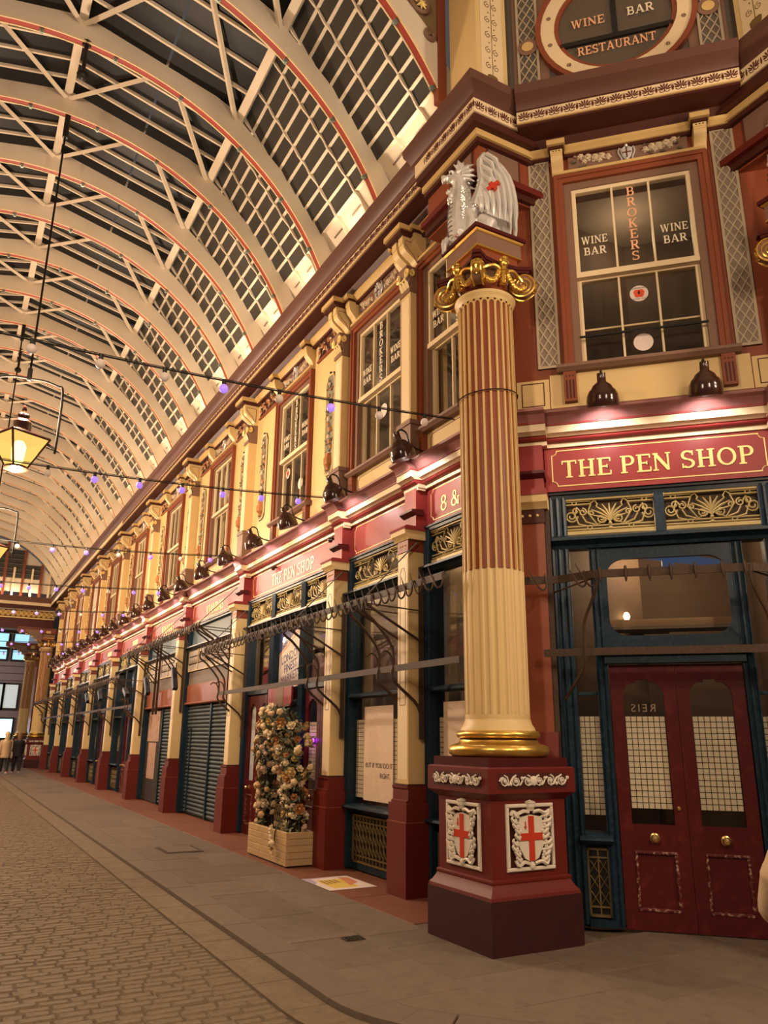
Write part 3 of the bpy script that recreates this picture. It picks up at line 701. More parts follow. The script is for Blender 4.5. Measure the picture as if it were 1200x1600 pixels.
# ---- upper pilasters with capital and great double console
def volute(r,turns=2.2,w=.02,n=26,sgn=1):
    pts=[]
    for i in range(n):
        a=i/(n-1)*turns*2*PI; rr=r*(1-.82*i/(n-1)); pts.append((sgn*rr*math.cos(a+PI/2),0,rr*math.sin(a+PI/2)))
    return pts
def upper_pilaster():
    t=thing('upper_pilaster',ST,0,0,4.80)
    MB().box(-.155,.155,-.19,0,0,.50).box(-.17,.17,-.205,0,.50,.56).build('pedestal_block',MAUVE,t)
    box(-.115,.115,-.165,0,.56,2.36).build('shaft',CREAM,t)
    box(-.085,.085,-.169,-.164,.60,2.30).build('shaft_face',CREAM2,t)
    c=MB().box(-.13,.13,-.185,0,2.36,2.42).ext([(0,2.42),(-.155,2.42),(-.16,2.5),(-.2,2.62),(-.23,2.70),(-.23,2.73),(0,2.73)],-.13,.13).build('capital',MAUVE,t)
    for sx in (-1,1):
        MB().tube([(sx*.115+p[0],-.215,2.63+p[2]) for p in volute(.062,sgn=sx)],.013,5).build('volute',GOLDP,c)
        MB().tube([(sx*.142,-.16+p[0]*.8,2.63+p[2]) for p in volute(.055,sgn=-1)],.011,5).build('volute',GOLDP,c)
    for k in (-1,0,1):
        mb=MB(); mb.add([(k*.07-.03,-.17,2.43),(k*.07+.03,-.17,2.43),(k*.07+.035,-.2,2.5),(k*.07,-.235,2.57),(k*.07-.035,-.2,2.5),(k*.07,-.19,2.48)],[(0,1,5),(1,2,5),(2,3,5),(3,4,5),(4,0,5)]); mb.build('acanthus_leaf',GOLDD,c)
    g=MB().tube([(.09*math.cos(a),-.215,2.60+.05*math.sin(a)) for a in [PI+PI*i/8 for i in range(9)]],.014,5).build('garland',GOLDP,c)
    for x0 in (-.085,.085):
        co=console(.115,.40,.30).xf(Matrix.Translation((x0,0,2.74))).build('console',CREAM,t,ang=.5)
    mb=MB()
    for sx in (-1,1):
        x=sx*.1435
        pts=[(-.06,.34),(-.26,.34),(-.262,.29),(-.2,.22),(-.13,.16),(-.09,.07),(-.06,.06),(-.06,.34)]
        mb.tube([(x,p[0],2.74+p[1]) for p in pts],.0045,4)
    mb.build('console_lining',DKLINE,t)
    box(-.215,.215,-.39,0,3.20,3.27).build('cap_moulding',OCHRE,t); box(-.19,.19,-.36,0,3.14,3.20).build('cap_fillet',MAROON,t)  # maroon-painted fillet under the cap moulding
    return t
label_copies(upper_pilaster(),[(ST,-y,4.80) for y in PIERS],['cream upper-floor pilaster, %s along the street from the corner column'%ORD[i] for i in range(len(PIERS))],'pilaster','upper pilasters along the street')
# ---- painted fruit panels and pomegranate friezes in the wide bays
PGREY=mat('panel_grey_green',(.20,.19,.13),.55,var=.15)
def fruit_panel():
    t=thing('painted_panel',ST,0,0,5.5); h=1.68; w=.15
    out=[(-w,.08),(-w+.07,.0),(w-.07,0),(w,.08),(w,h-.12),(w-.07,h),(-w+.07,h),(-w,h-.12)]
    MB().ext(out,-.012,0,'y').build('backing',PGREY,t)
    fr=MB(); ln=MB()
    for i in range(8):
        a=out[i]; b_=out[(i+1)%8]; fr.tube([(a[0],-.012,a[1]),(b_[0],-.012,b_[1])],.016,6); ln.tube([(a[0]*1.2,-.004,a[1]+(-.02 if a[1]<.5 else .02)),(b_[0]*1.2,-.004,b_[1]+(-.02 if b_[1]<.5 else .02))],.006,4)
    fr.build('frame',CREAM,t); ln.build('outline',BLACK,t)
    MB().ball((0,-.02,h+.03),.022,6,5).build('finial',BLACK,t)
    rng=random.Random(11)
    mb=MB()
    mb.lathe([(.0,0),(.05,.0),(.03,.04),(.085,.09),(.09,.18),(.06,.24),(.075,.27)],8,(0,-.015,.05)); mb.build('painted_urn',FRUITO,t)
    for i in range(13):
        z=.33+i*.10; MB().ball((rng.uniform(-.06,.06),-.018,z),rng.uniform(.03,.05),6,5,(1,.6,1)).build('fruit',FRUITO if i%3 else ROSE,t)
    for i in range(56): inst('carved_leaf',LEAFM,t,(rng.uniform(-.09,.09),-.014,rng.uniform(.28,h-.12)),(0,rng.random()*6,0),(1.1,1,1.1))
    return t
pl=[];lb=[]
for i in range(1,9):
    y=(PIERS[i]+PIERS[i+1])/2; hb=(PIERS[i+1]-PIERS[i])/2-.60
    for s,nm in ((1,'near'),(-1,'far')):
        pl.append((ST,-y+s*hb,5.5)); lb.append('tall painted fruit panel on the %s side of %s'%(nm,wn(i+1)))
label_copies(fruit_panel(),pl,lb,'painted panel','painted fruit panels along the street')
def pom_frieze():
    t=thing('pomegranate_frieze',ST,0,0,7.64); box(-.42,.42,-.02,0,0,.33).build('backing',MAROON,t); rng=random.Random(5)
    box(-.45,.45,-.04,0,-.03,0).build('lower_bead',RUST,t)
    for i in range(7): MB().ball((-.36+i*.12,-.03,.12+.09*(i%2)),.042,7,5,(1,.7,1.1)).build('pomegranate',FRUITO,t)
    for i in range(34): inst('carved_leaf',LEAFM if i%2 else PLEAF,t,(rng.uniform(-.38,.38),-.022,rng.uniform(.02,.26)),(0,rng.random()*6,0),(1.3,1.2,1.2))
    return t
PLEAF=MB().add([(0,0,0),(.02,-.012,.028),(0,-.02,.075),(-.02,-.012,.028),(0,-.004,.035)],[(0,1,4),(1,2,4),(2,3,4),(3,0,4)]).mesh('carved_leaf',ROSE)
pl=[];lb=[]
for i in range(1,9):
    y=(PIERS[i]+PIERS[i+1])/2; hb=(PIERS[i+1]-PIERS[i])/2-.70
    for s,nm in ((1,'near'),(-1,'far')): pl.append((ST,-y+s*hb,7.64)); lb.append('carved pomegranate frieze on the %s side of %s'%(nm,wn(i+1)))
label_copies(pom_frieze(),pl,lb,'frieze','pomegranate friezes along the street')
# lit blinds in two far windows
BLIND=mat('lit_blue_blind',(.5,.6,.75),.6,emit=(.45,.62,.9),es=.5)
for i in (7,9): box(-.6,.6,.24,.25,5.3,7.4).build('lit_blind',BLIND,wins[i][0])
# ================================================================ SHOP LEVEL: cornice over the signs
def shopcor(fr,par,x0,x1,o=0):
    s=[]
    s.append(box(x0,x1,.02-o,.12,4.49,4.535).build('cream_fillet',CREAM2,par))
    MB().ext([(.1,4.535),(.0-o,4.535),(-.025-o,4.545),(-.035-o,4.56),(-.025-o,4.575),(-.005-o,4.585),(.1,4.585)],x0,x1).build('red_roll',SIGNR,par,ang=.9)
    MB().ext([(.1,4.587),(-.03-o,4.587),(-.055-o,4.605),(-.085-o,4.615),(-.085-o,4.69),(.1,4.69)],x0,x1).build('cream_band',CREAM2,par)
    box(x0,x1,-.098-o,.1,4.69,4.708).build('red_fillet',SIGNR,par)
    MB().ext([(.1,4.708),(-.10-o,4.708),(-.115-o,4.74),(-.15-o,4.775),(-.20-o,4.795),(-.20-o,4.825),(0,4.845),(.1,4.845)],x0,x1).build('crown_moulding',CORNP,par,ang=.4)
sc_st=thing('trim_shop_cornice',ST,0,0,0,kind='structure')
edges=[-6.30]+[-p for p in PIERS]
for i in range(len(edges)-1): shopcor(ST,sc_st,edges[i+1]+.17,edges[i]-(.17 if i else 0))
for p in PIERS: shopcor(ST,sc_st,-p-.17,-p+.17,.11)
sc_ch=thing('trim_corner_shop_cornice',CH,0,0,0,kind='structure')
shopcor(CH,sc_ch,-1.04,1.04,.04)
for sx in (-1,1): shopcor(CH,sc_ch,min(sx*1.04,sx*1.36),max(sx*1.04,sx*1.36),.13)
# ================================================================ SIGNS
def notch_border(mb,x0,x1,z0,z1,y,n=.06,r=.005):
    for a,b_ in (((x0+n,z0),(x1-n,z0)),((x1,z0+n),(x1,z1-n)),((x1-n,z1),(x0+n,z1)),((x0,z1-n),(x0,z0+n))):
        mb.box(min(a[0],b_[0])-r,max(a[0],b_[0])+r,y-.004,y,min(a[1],b_[1])-r,max(a[1],b_[1])+r)
    for cx,cz,s in ((x0,z0,0),(x1,z0,1),(x1,z1,2),(x0,z1,3)): mb.tube([(cx+n*math.cos(PI/2*(s+k/4)),y-.002,cz+n*math.sin(PI/2*(s+k/4))) for k in range(5)],r,4)
SHADG=mat('letter_shade_black',(.035,.012,.012),.5)
def sign(fr,x0,x1,text,label,h=.19,sx=1.0,m=GOLDP,y=.06,cx=None,z0=4.02,zt=4.235,inset=.10):
    t=thing('fascia_sign',fr,(x0+x1)/2,y,z0,label,'shop sign','red fascia signs'); w=(x1-x0)/2
    box(-w,w,0,.05,0,4.49-z0).build('board',SIGNR,t)
    mb=MB(); notch_border(mb,-w+inset,w-inset,.055,.435,0,.05); mb.build('gold_border',GOLDP,t)
    if text: serif(text,h,m,t,(cx if cx is not None else 0),0,zt-z0-h/2,shadow=SHADG,sx=sx)
    return t
sign(CH,-1.08,1.08,'THE PEN SHOP','red corner fascia sign lettered THE PEN SHOP in gold',.185,1.02,y=.0,zt=4.25,inset=.075,cx=0)
BAYS=[(-7.65,-6.3)]+[(-PIERS[i+1]+.12,-PIERS[i]-.12) for i in range(9)]
names=[('8 & 9','red fascia sign lettered 8 & 9 behind the corner column'),('','blank red fascia sign with gold border over the BUT IF YOU DO IT RIGHT window'),
 ('THE PEN SHOP','red street fascia sign lettered THE PEN SHOP above the flower arch'),('VIANDAS','red VIANDAS fascia sign over the nearer shuttered shop'),('VIANDAS','red VIANDAS fascia sign over the farther shuttered shop')]
for i,(a,b_) in enumerate(BAYS):
    tx,lb=names[i] if i<5 else ('','plain red fascia sign with small gold name plate, %s bay from the corner'%ORD[i])
    t=sign(ST,a,b_,tx,lb,.19 if i in (0,) else .2,1.0 if i!=2 else .95,GOLDP if i!=2 else WLET,cx=(-.05 if i==0 else (-.15 if i in(3,4) else 0)))
    if i>=5: box(-.35,.35,-.006,0,.17,.31).build('name_plate',GOLDP,t)
# two dome cameras under the pen shop sign
for k,(x) in enumerate((-10.25,-12.6)):
    t=thing('security_camera',ST,x,.05,4.42,'small dark dome camera on the street PEN SHOP sign, %s end'%('near' if k==0 else 'far'),'camera')
    MB().tube([(0,.01,.02),(0,-.05,.02)],.02,6).build('arm',SHADEM,t); MB().ball((0,-.06,-.005),.04,8,6).build('dome',SHADEM,t)
# ================================================================ PIERS
def pier():
    t=thing('shop_pier',ST,0,0,0)
    mb=MB(); B=.12
    mb.box(-.205,.205,-.28,B,0,.73); mb.build('pedestal',CRIMS,t)
    mb=MB().box(-.195,.195,-.268,B,.735,.92).ext([(B,.92),(-.25,.92),(-.25,.945),(-.23,.955),(-.225,1.06),(-.24,1.075),(-.24,1.095),(B,1.095)],-.165,.165); mb.build('pedestal_cap',CRIMS,t)
    box(-.208,.208,-.283,.1,.727,.736).build('pedestal_bead',RUST,t)
    box(-.14,.14,-.222,B,1.095,1.115).build('neck_fillet',MAROON,t)  # maroon-painted fillet between pedestal cap and shaft
    s=box(-.118,.118,-.20,B,1.115,3.70).build('shaft',CREAM,t)
    box(-.10,.10,-.2035,-.199,1.16,3.62).build('shaft_face',CREAM2,s)
    l=MB(); l.box(-.062,-.057,-.206,-.203,1.95,3.44).box(.057,.062,-.206,-.203,1.95,3.44).box(-.062,.062,-.206,-.203,1.945,1.952).box(-.03,.03,-.206,-.203,3.51,3.515)
    for sx in (-1,1): l.tube([(sx*.06,-.2045,3.44),(sx*.06,-.2045,3.46),(sx*.042,-.2045,3.47),(sx*.03,-.2045,3.512)],.003,4)
    l.build('shaft_lining',DKLINE,s)
    box(-.13,.13,-.212,B,3.70,3.725).build('neck_moulding',SIGNR,t)
    n=box(-.122,.122,-.205,B,3.725,3.84).build('neck_block',RUST,t)
    for k in (-1,0,1): MB().ball((k*.06,-.206,3.78),.013,6,4).build('gold_stud',GOLDP,n)
    MB().ext([(B,3.84),(-.215,3.84),(-.235,3.87),(-.27,3.90),(-.28,3.95),(B,3.95)],-.17,.17).build('cap_moulding',CREAM,t,ang=.4)
    MB().ext([(B,3.95),(-.28,3.95),(-.29,3.975),(-.26,4.0),(B,4.0)],-.18,.18).build('cap_top',SIGNR,t)
    box(-.13,.13,-.10,B,4.0,4.49).build('sign_pilaster',SIGNR,t)
    MB().ext([(.0,4.15),(-.105,4.15),(-.17,4.19),(-.17,4.215),(0,4.225)],-.15,.15).build('ledge',CRIMD,t)
    box(-.16,.16,-.09,.02,4.46,4.489).build('head_fillet',CREAM2,t)
    return t
label_copies(pier(),[(ST,-y,0) for y in PIERS],['cream and crimson shop pier, %s along the street from the corner column'%ORD[i] for i in range(len(PIERS))],'pier','shop piers along the street')
# red half pier behind each end of the corner shopfront
def corner_pier(x,label):
    t=thing('corner_pier',CH,x,0,0,label,'pier','red piers flanking the corner shop')
    MB().box(-.20,.16,-.24,.1,0,1.42).ext([(.1,1.42),(-.24,1.42),(-.24,1.5),(-.2,1.56),(-.17,1.66),(.1,1.66)],-.18,.15).build('base',CRIMS,t)
    box(-.15,.115,-.15,.1,1.66,3.66).build('shaft',RUST,t)
    n=box(-.16,.125,-.165,.1,3.66,3.80).build('neck_block',MAROON,t)
    for k in (-1,0,1): MB().ball((k*.075-.02,-.167,3.735),.016,6,4).build('gold_stud',GOLDP,n)
    MB().ext([(.1,3.80),(-.175,3.80),(-.2,3.83),(-.24,3.86),(-.25,3.93),(.1,3.93)],-.2,.16).build('cap_moulding',CREAM,t,ang=.4)
    box(-.2,.16,-.26,.1,3.93,3.985).build('cap_top',SIGNR,t); box(-.17,.13,-.14,.1,3.985,4.49).build('sign_pilaster',SIGNR,t)
    MB().ext([(.0,4.13),(-.145,4.13),(-.2,4.17),(-.2,4.20),(0,4.21)],-.19,.15).build('ledge',CRIMD,t)
    return t
corner_pier(-1.22,'rust red pier behind the corner column, left of the corner shopfront')
corner_pier(1.26,'rust red pier at the right end of the corner shopfront')
# ================================================================ SHOPFRONTS
def scroll_panel(w,h):
    """gilded anthemion grille, as thin curved bars"""
    mb=MB(); r=.0085; y=0
    def T(p,rr=r): mb.tube([(a,y,b_) for a,b_ in p],rr,5)
    for z in (h*.06,h*.16): T([(-w,z),(w,z)])
    for z in (h*.88,h*.98): T([(-w,z),(-w*.42,z)]); T([(w*.42,z),(w,z)])
    n=9
    for k in range(-4,5):
        a=k*.33; L=h*.62*(1 if abs(k)<4 else .8); pts=[(math.sin(a*j/3)*L*j/3*1.05,h*.28+math.cos(a*.8)*L*j/3*.95) for j in range(4)]; mb.tube([(p[0],y,p[1]) for p in pts],[.004,.009,.013,.005],5)
    mb.ball((0,y,h*.22),.02,6,5); mb.ball((0,y,h*.08),.026,6,5,(1,.5,.6))
    def sp(cx,cz,r0,sgn,a0,turn=1.5,flip=1):
        return [(cx+sgn*r0*(1-.75*i/16)*math.cos(a0+turn*2*PI*i/16),cz+flip*r0*(1-.75*i/16)*math.sin(a0+turn*2*PI*i/16)) for i in range(17)]
    for s in (-1,1):
        T([(s*w*.42,h*.9),(s*w*.33,h*.99),(s*w*.27,h*.86),(s*w*.30,h*.78)]); T([(s*w*.42,h*.88),(s*w*.5,h*.6),(s*w*.3,h*.2),(s*w*.12,h*.3),(s*w*.1,h*.42)])
        T(sp(s*w*.19,h*.38,h*.15,s,PI,1.4)); T(sp(s*w*.42,h*.56,h*.09,s,0,1.2))
        T(sp(s*w*.62,h*.62,h*.13,s,PI/2,1.3)); T(sp(s*w*.88,h*.5,h*.2,s,PI,1.6)); T(sp(s*w*.78,h*.66,h*.12,-s,0,1.2))
        T([(s*w*.34,h*.2),(s*w*.55,h*.3),(s*w*.63,h*.5)]); T([(s*w*.5,h*.16),(s*w*.72,h*.24),(s*w*.80,h*.55),(s*w*.74,h*.8)])
        for cx,cz in ((.47,.11),(.8,.93)): T([(s*w*cx+.022*math.cos(2*PI*i/10),h*cz+.022*math.sin(2*PI*i/10)) for i in range(11)],.007)
    return mb
SCR={}
def fanlight(par,x0,x1,z0,z1,y):
    w=(x1-x0)/2; h=z1-z0
    k=(round(w,2),round(h,2))
    f=thing('fanlight',None,(x0+x1)/2,y,z0); f.parent=par
    box(-w,w,.05,.056,0,h).build('fanlight_pane',INTER,f)
    if k not in SCR: SCR[k]=scroll_panel(w,h).mesh('scroll_grille',GOLDD)
    inst('scroll_grille',SCR[k],f)
    box(-w,w,-.02,.02,-.035,.0).build('gilt_rail',GOLDD,f); box(-w,w,-.02,.02,h,h+.02).build('gilt_rail',GOLDD,f)
def fluted_post(par,x,w,z0,z1,y0=-.05,name='post'):
    p=box(x-w/2,x+w/2,y0,.14,z0,z1).build(name,NAVY,par)
    n=max(2,int(w/.05))
    for k in range(n):
        xx=x-w/2+(k+.5)*w/n; MB().ext([(y0-.014,0),(y0,-w/n*.34),(y0,w/n*.34)],z0+.02,z1-.02,'z').xf(Matrix.Translation((0,0,0))).xf(Matrix(((0,1,0,xx),(1,0,0,0),(0,0,1,0),(0,0,0,1)))).build('reed',NAVY,p)
    return p
def tiles(par,x0,x1,z0,z1,y,name='mesh_film'):
    t=box(x0,x1,y,y+.004,z0,z1).build(name,TILEB,par); s=.052; mb=MB()
    nx=max(1,round((x1-x0)/s)); nz=max(1,round((z1-z0)/s)); sx_=(x1-x0)/nx; sz=(z1-z0)/nz
    for i in range(nx):
        for j in range(nz): mb.box(x0+i*sx_+.0035,x0+(i+1)*sx_-.0035,y-.0025,y,z0+j*sz+.0035,z0+(j+1)*sz-.0035)
    o=mb.build('film_squares',TILEW,t,smooth=False); o['kind']='stuff'
VENTM=mat('vent_dull_brass',(.15,.105,.040),.45,metal=.2,var=.2)
def vent(par,x0,x1,z0,z1,y,m=None,nx=None):
    m=m or VENTM
    v=box(x0,x1,y,y+.02,z0,z1).build('vent_backing',BLACK,par)
    mb=MB().box(x0,x0+.022,y-.022,y,z0,z1).box(x1-.022,x1,y-.022,y,z0,z1).box(x0,x1,y-.022,y,z0,z0+.022).box(x0,x1,y-.022,y,z1-.022,z1).box(x0,x1,y-.02,y,z0+.075,z0+.09).box(x0,x1,y-.02,y,z1-.09,z1-.075); mb.build('vent_frame',m,v)
    n=nx or max(3,int((x1-x0)/.09)); dx=(x1-x0-.04)/n
    for i in range(n+1):
        xx=x0+.02+i*dx; box(xx-.006,xx+.006,y-.018,y,z0+.02,z1-.02).build('vent_bar',m,v)
    mb=MB(); nz=max(3,int((z1-z0-.18)/.1)); dz=(z1-z0-.18)/nz
    for i in range(n):
        for j in range(nz):
            cx=x0+.02+(i+.5)*dx; cz=z0+.09+(j+.5)*dz
            mb.tube([(cx-dx*.42,y-.01,cz-dz*.4),(cx,y-.012,cz),(cx-dx*.42,y-.01,cz+dz*.4)],.005,4); mb.tube([(cx+dx*.42,y-.01,cz-dz*.4),(cx,y-.012,cz),(cx+dx*.42,y-.01,cz+dz*.4)],.005,4)
    o=mb.build('vent_scrolls',m,v); o['kind']='stuff'
def shop_base(fr,x0,x1,label,posts=(),fan=True,mid=None):
    """posts: list of (x centre,width). frame posts at both ends are added"""
    t=thing('shopfront',fr,(x0+x1)/2,.06,0,label,'shopfront','shopfronts along the street' if fr is ST else None); c=(x0+x1)/2
    a=x0-c;b_=x1-c; pw=.13
    P=[(a+pw/2,pw),(b_-pw/2,pw)]+[(p-c,w_) for p,w_ in posts]
    for p,w_ in P: fluted_post(t,p,w_,0.02,3.98)
    MB().ext([(.1,3.45),(-.06,3.45),(-.09,3.475),(-.13,3.49),(-.13,3.515),(-.05,3.54),(.1,3.54)],a+.02,b_-.02).build('transom_cornice',NAVY,t)
    box(a,b_,-.055,.1,3.945,4.018).build('head_rail',NAVY,t); box(a,b_,-.075,.1,3.985,4.0).build('head_bead',BLACK,t)
    xs=sorted([p for p,_ in P]); ws=dict((p,w_) for p,w_ in P)
    ed=[]
    for q,r_ in zip(xs[:-1],xs[1:]): ed.append((q+ws[q]/2,r_-ws[r_]/2))
    if fan:
        for q,r_ in ed: fanlight(t,q+.005,r_-.005,3.585,3.925,-.01)
    return t,ed
def glazed(t,q,r_,film=None):
    """display window with stall riser and vent"""
    box(q,r_,-.0,.1,.70,.73).build('sill_board',NAVY,t); MB().ext([(.1,.73),(-.10,.73),(-.12,.745),(-.10,.77),(.1,.79)],q-.03,r_+.03).build('sill',NAVY,t)
    MB().ext([(.1,2.09),(-.05,2.09),(-.07,2.105),(-.07,2.13),(-.05,2.15),(.1,2.15)],q,r_).build('transom_bar',NAVY,t)
    box(q,r_,.03,.036,.79,2.09).build('pane',GLASS,t); box(q,r_,.03,.036,2.15,3.45).build('pane',GLASS,t)
    box(q,r_,.02,.1,0.02,.10).build('skirting',NAVY,t); vent(t,q+.03,r_-.03,.10,.66,.03)
    box(q,r_,.05,.1,.10,.70).build('stall_riser',NAVY,t)
    if film: tiles(t,q+.01,r_-.01,.86,film,.062)
# A and B: pen shop display windows
tA,eA=shop_base(ST,-7.65,-6.45,'navy pen shop display window with poster reading ONCE, beside the corner column')
glazed(tA,*eA[0],film=1.82)
tB,eB=shop_base(ST,-PIERS[1]+.12,-PIERS[0]-.12,'navy pen shop display window with poster reading BUT IF YOU DO IT RIGHT')
glazed(tB,*eB[0],film=1.82)
def poster(fr,x,y,z,w,h,m,label,cat='poster'):
    t=thing('poster',fr,x,y,z,label,cat); box(-w/2,w/2,0,.004,0,h).build('sheet',m,t); return t
p=poster(ST,-8.90,.102,.84,.76,1.14,POSTW,'pale pink poster reading BUT IF YOU DO IT RIGHT in shop window')
textmesh('BUT IF YOU DO IT',.085,INK,'print',p,(-.33,-.002,.42),align='LEFT',ext=.0005); textmesh('RIGHT,',.085,INK,'print',p,(.05,-.002,.30),align='LEFT',ext=.0005)
p=poster(ST,-7.05,.102,.84,.70,1.14,POSTW,'pale poster starting ONCE in the window behind the corner column')
textmesh('ONCE',.10,INK,'print',p,(-.31,-.002,.13),align='LEFT',ext=.0006)
# interior furniture seen through the glass: pale curtain post and shelf
for i,(x,lb) in enumerate(((-9.52,'pale vertical board inside the BUT IF YOU DO IT RIGHT window'),(-7.44,'pale vertical board inside the ONCE window'))):
    t=thing('display_board',ST,x,.26,0,lb,'board'); box(-.09,.09,0,.04,0,3.3).build('upright',INTERL,t); box(-.12,.12,-.02,.06,0,.05).build('foot',INTERL,t)
# C: pen shop doors and banner window
def panel_door(name,fr,x,w,h,glass_z0,arch=True,y=.0,knob=True,m=DOORR,film=None,side=1,leaf_label=None):
    """one leaf, as part of a door; built about its own centre line"""
    t=thing(name,fr,x,y,0.01) if fr else thing(name,None,x,y,0.01)
    s=.11
    g0,g1=glass_z0,h-.14; ws=w/2-s
    mb=MB().box(-w/2,-ws,0,.045,0,h).box(ws,w/2,0,.045,0,h).box(-ws,ws,0,.045,0,.15).box(-ws,ws,0,.045,g0-.22,g0); mb.box(-ws,ws,0,.045,g1+.0,h)
    if arch:
        n=10; zc=g1-.16
        for sx in (-1,1):
            pts=[(sx*ws,g1),(sx*ws,zc)]+[(sx*(ws*.42+ws*.58*math.cos(PI/2*k/n)),zc+.135*math.sin(PI/2*k/n)) for k in range(n+1)]+[(sx*ws*.30,zc+.135),(sx*ws*.30,g1)]
            mb.ext(pts,0,.045,'y')
    mb.build('leaf_frame',m,t)
    box(-ws,ws,.018,.024,g0,g1).build('pane',GLASS,t)
    b_=MB(); q=ws-.01
    MB().box(-q,q,.014,.03,.15,g0-.22).build('lower_panel',m,t)
    e=.028
    fr_=MB().ext([(-.012,0),(.0,e),(.014,e),(.014,0)],-ws,ws,'x').xf(Matrix.Translation((0,0,.15)))
    fr2=MB().slab(-ws,ws,-.010,.014,.15,.15+e,.008).slab(-ws,ws,-.010,.014,g0-.22-e,g0-.22,.008).slab(-ws,-ws+e,-.010,.014,.15+e,g0-.22-e,.008).slab(ws-e,ws,-.010,.014,.15+e,g0-.22-e,.008)
    fr2.build('panel_moulding',CHIP,t)
    if film: tiles(t,-ws+.005,ws-.005,g0+.13,film,.034)
    if knob:
        k=MB().lathe([(0,0),(.042,0),(.042,.008),(.016,.016),(.014,.035),(.03,.045),(.034,.06),(.024,.075),(0,.08)],16).xf(Matrix.Rotation(PI/2,4,'X')).build('door_knob',BRASS,t,loc=(0,0,g0-.11))
    return t
tC,eC=shop_base(ST,-PIERS[2]+.12,-PIERS[1]-.12,'navy pen shop front with two dark red doors behind the flower arch',posts=[(-12.55,.16),(-11.25,.16)])
cC=-(PIERS[1]+PIERS[2])/2
def door_set(fr,t,cx,q,r_,label_n,film=None,pale=False):
    d=thing('door_%d'%label_n,fr,cx+(q+r_)/2,.07,0,kind='structure'); w=(r_-q)/2-.01
    for sx in (-1,1):
        l=panel_door('door_leaf',None,sx*w/2,w-.006,2.27,.86,film=film); l.parent=d
    box(-w-.01,w+.01,-.03,.08,2.30,2.40).build('door_head',NAVY,d); box(-w,w,.0,.02,0,.012).build('threshold',LEAD,d)
    if pale: box(-w+.05,w-.05,.05,.055,.85,2.2).build('pale_blind',mat('pale_blue_blind',(.58,.64,.74),.6),d)
    return d
door_set(ST,tC,cC,eC[0][0],eC[0][1],1,pale=True); door_set(ST,tC,cC,eC[2][0],eC[2][1],2,film=1.8)
for k in (0,2): box(eC[k][0],eC[k][1],.03,.036,2.42,3.45).build('pane',GLASS,tC)
glazed(tC,*eC[1],film=1.5)
ban=thing('market_banner',ST,-11.9,.105,2.36,'white and blue London market banner hanging in the pen shop window','banner')
BANW=mat('banner_white',(.66,.62,.62),.6); BANB=mat('banner_blue',(.05,.07,.25),.6,var=.3,scale=5); BANO=mat('banner_orange',(.62,.18,.08),.6)
box(-.5,.5,0,.004,0,.95).build('sheet',BANW,ban)
MB().ext([(-.5,.55),(.3,.95),(-.5,.95)],-.002,0,'y').build('blue_field',BANB,ban); MB().ext([(-.5,.5),(.5,.93),(.5,.95),(.42,.95),(-.5,.56)],-.003,-.002,'y').build('diagonal_stripe',mat('banner_pink',(.6,.35,.3),.6),ban)
MB().ext([(.25,0),(.5,0),(.5,.2)],-.002,0,'y').build('orange_corner',BANO,ban)
for k,(tx,z) in enumerate((('LONDON',.50),("FINEST",.33),('MARKETS',.16))): textmesh(tx,.19,BANB,'print',ban,(.0,-.003,z),rot=(PI/2,-.18,0),ext=.0005,scx=.95)
pr=thing('hanging_sign',ST,-11.92,-.06,2.05,'small red hanging board with brown stripe under the market banner','sign')
MB().ext([(-.5,.06),(-.44,0),(.44,0),(.5,.06),(.5,.3),(-.5,.3)],0,.03,'y').build('board',SIGNR,pr); box(-.16,.18,-.004,0,0.0,.3).build('stripe',mat('stripe_brown',(.16,.075,.03),.5),pr)
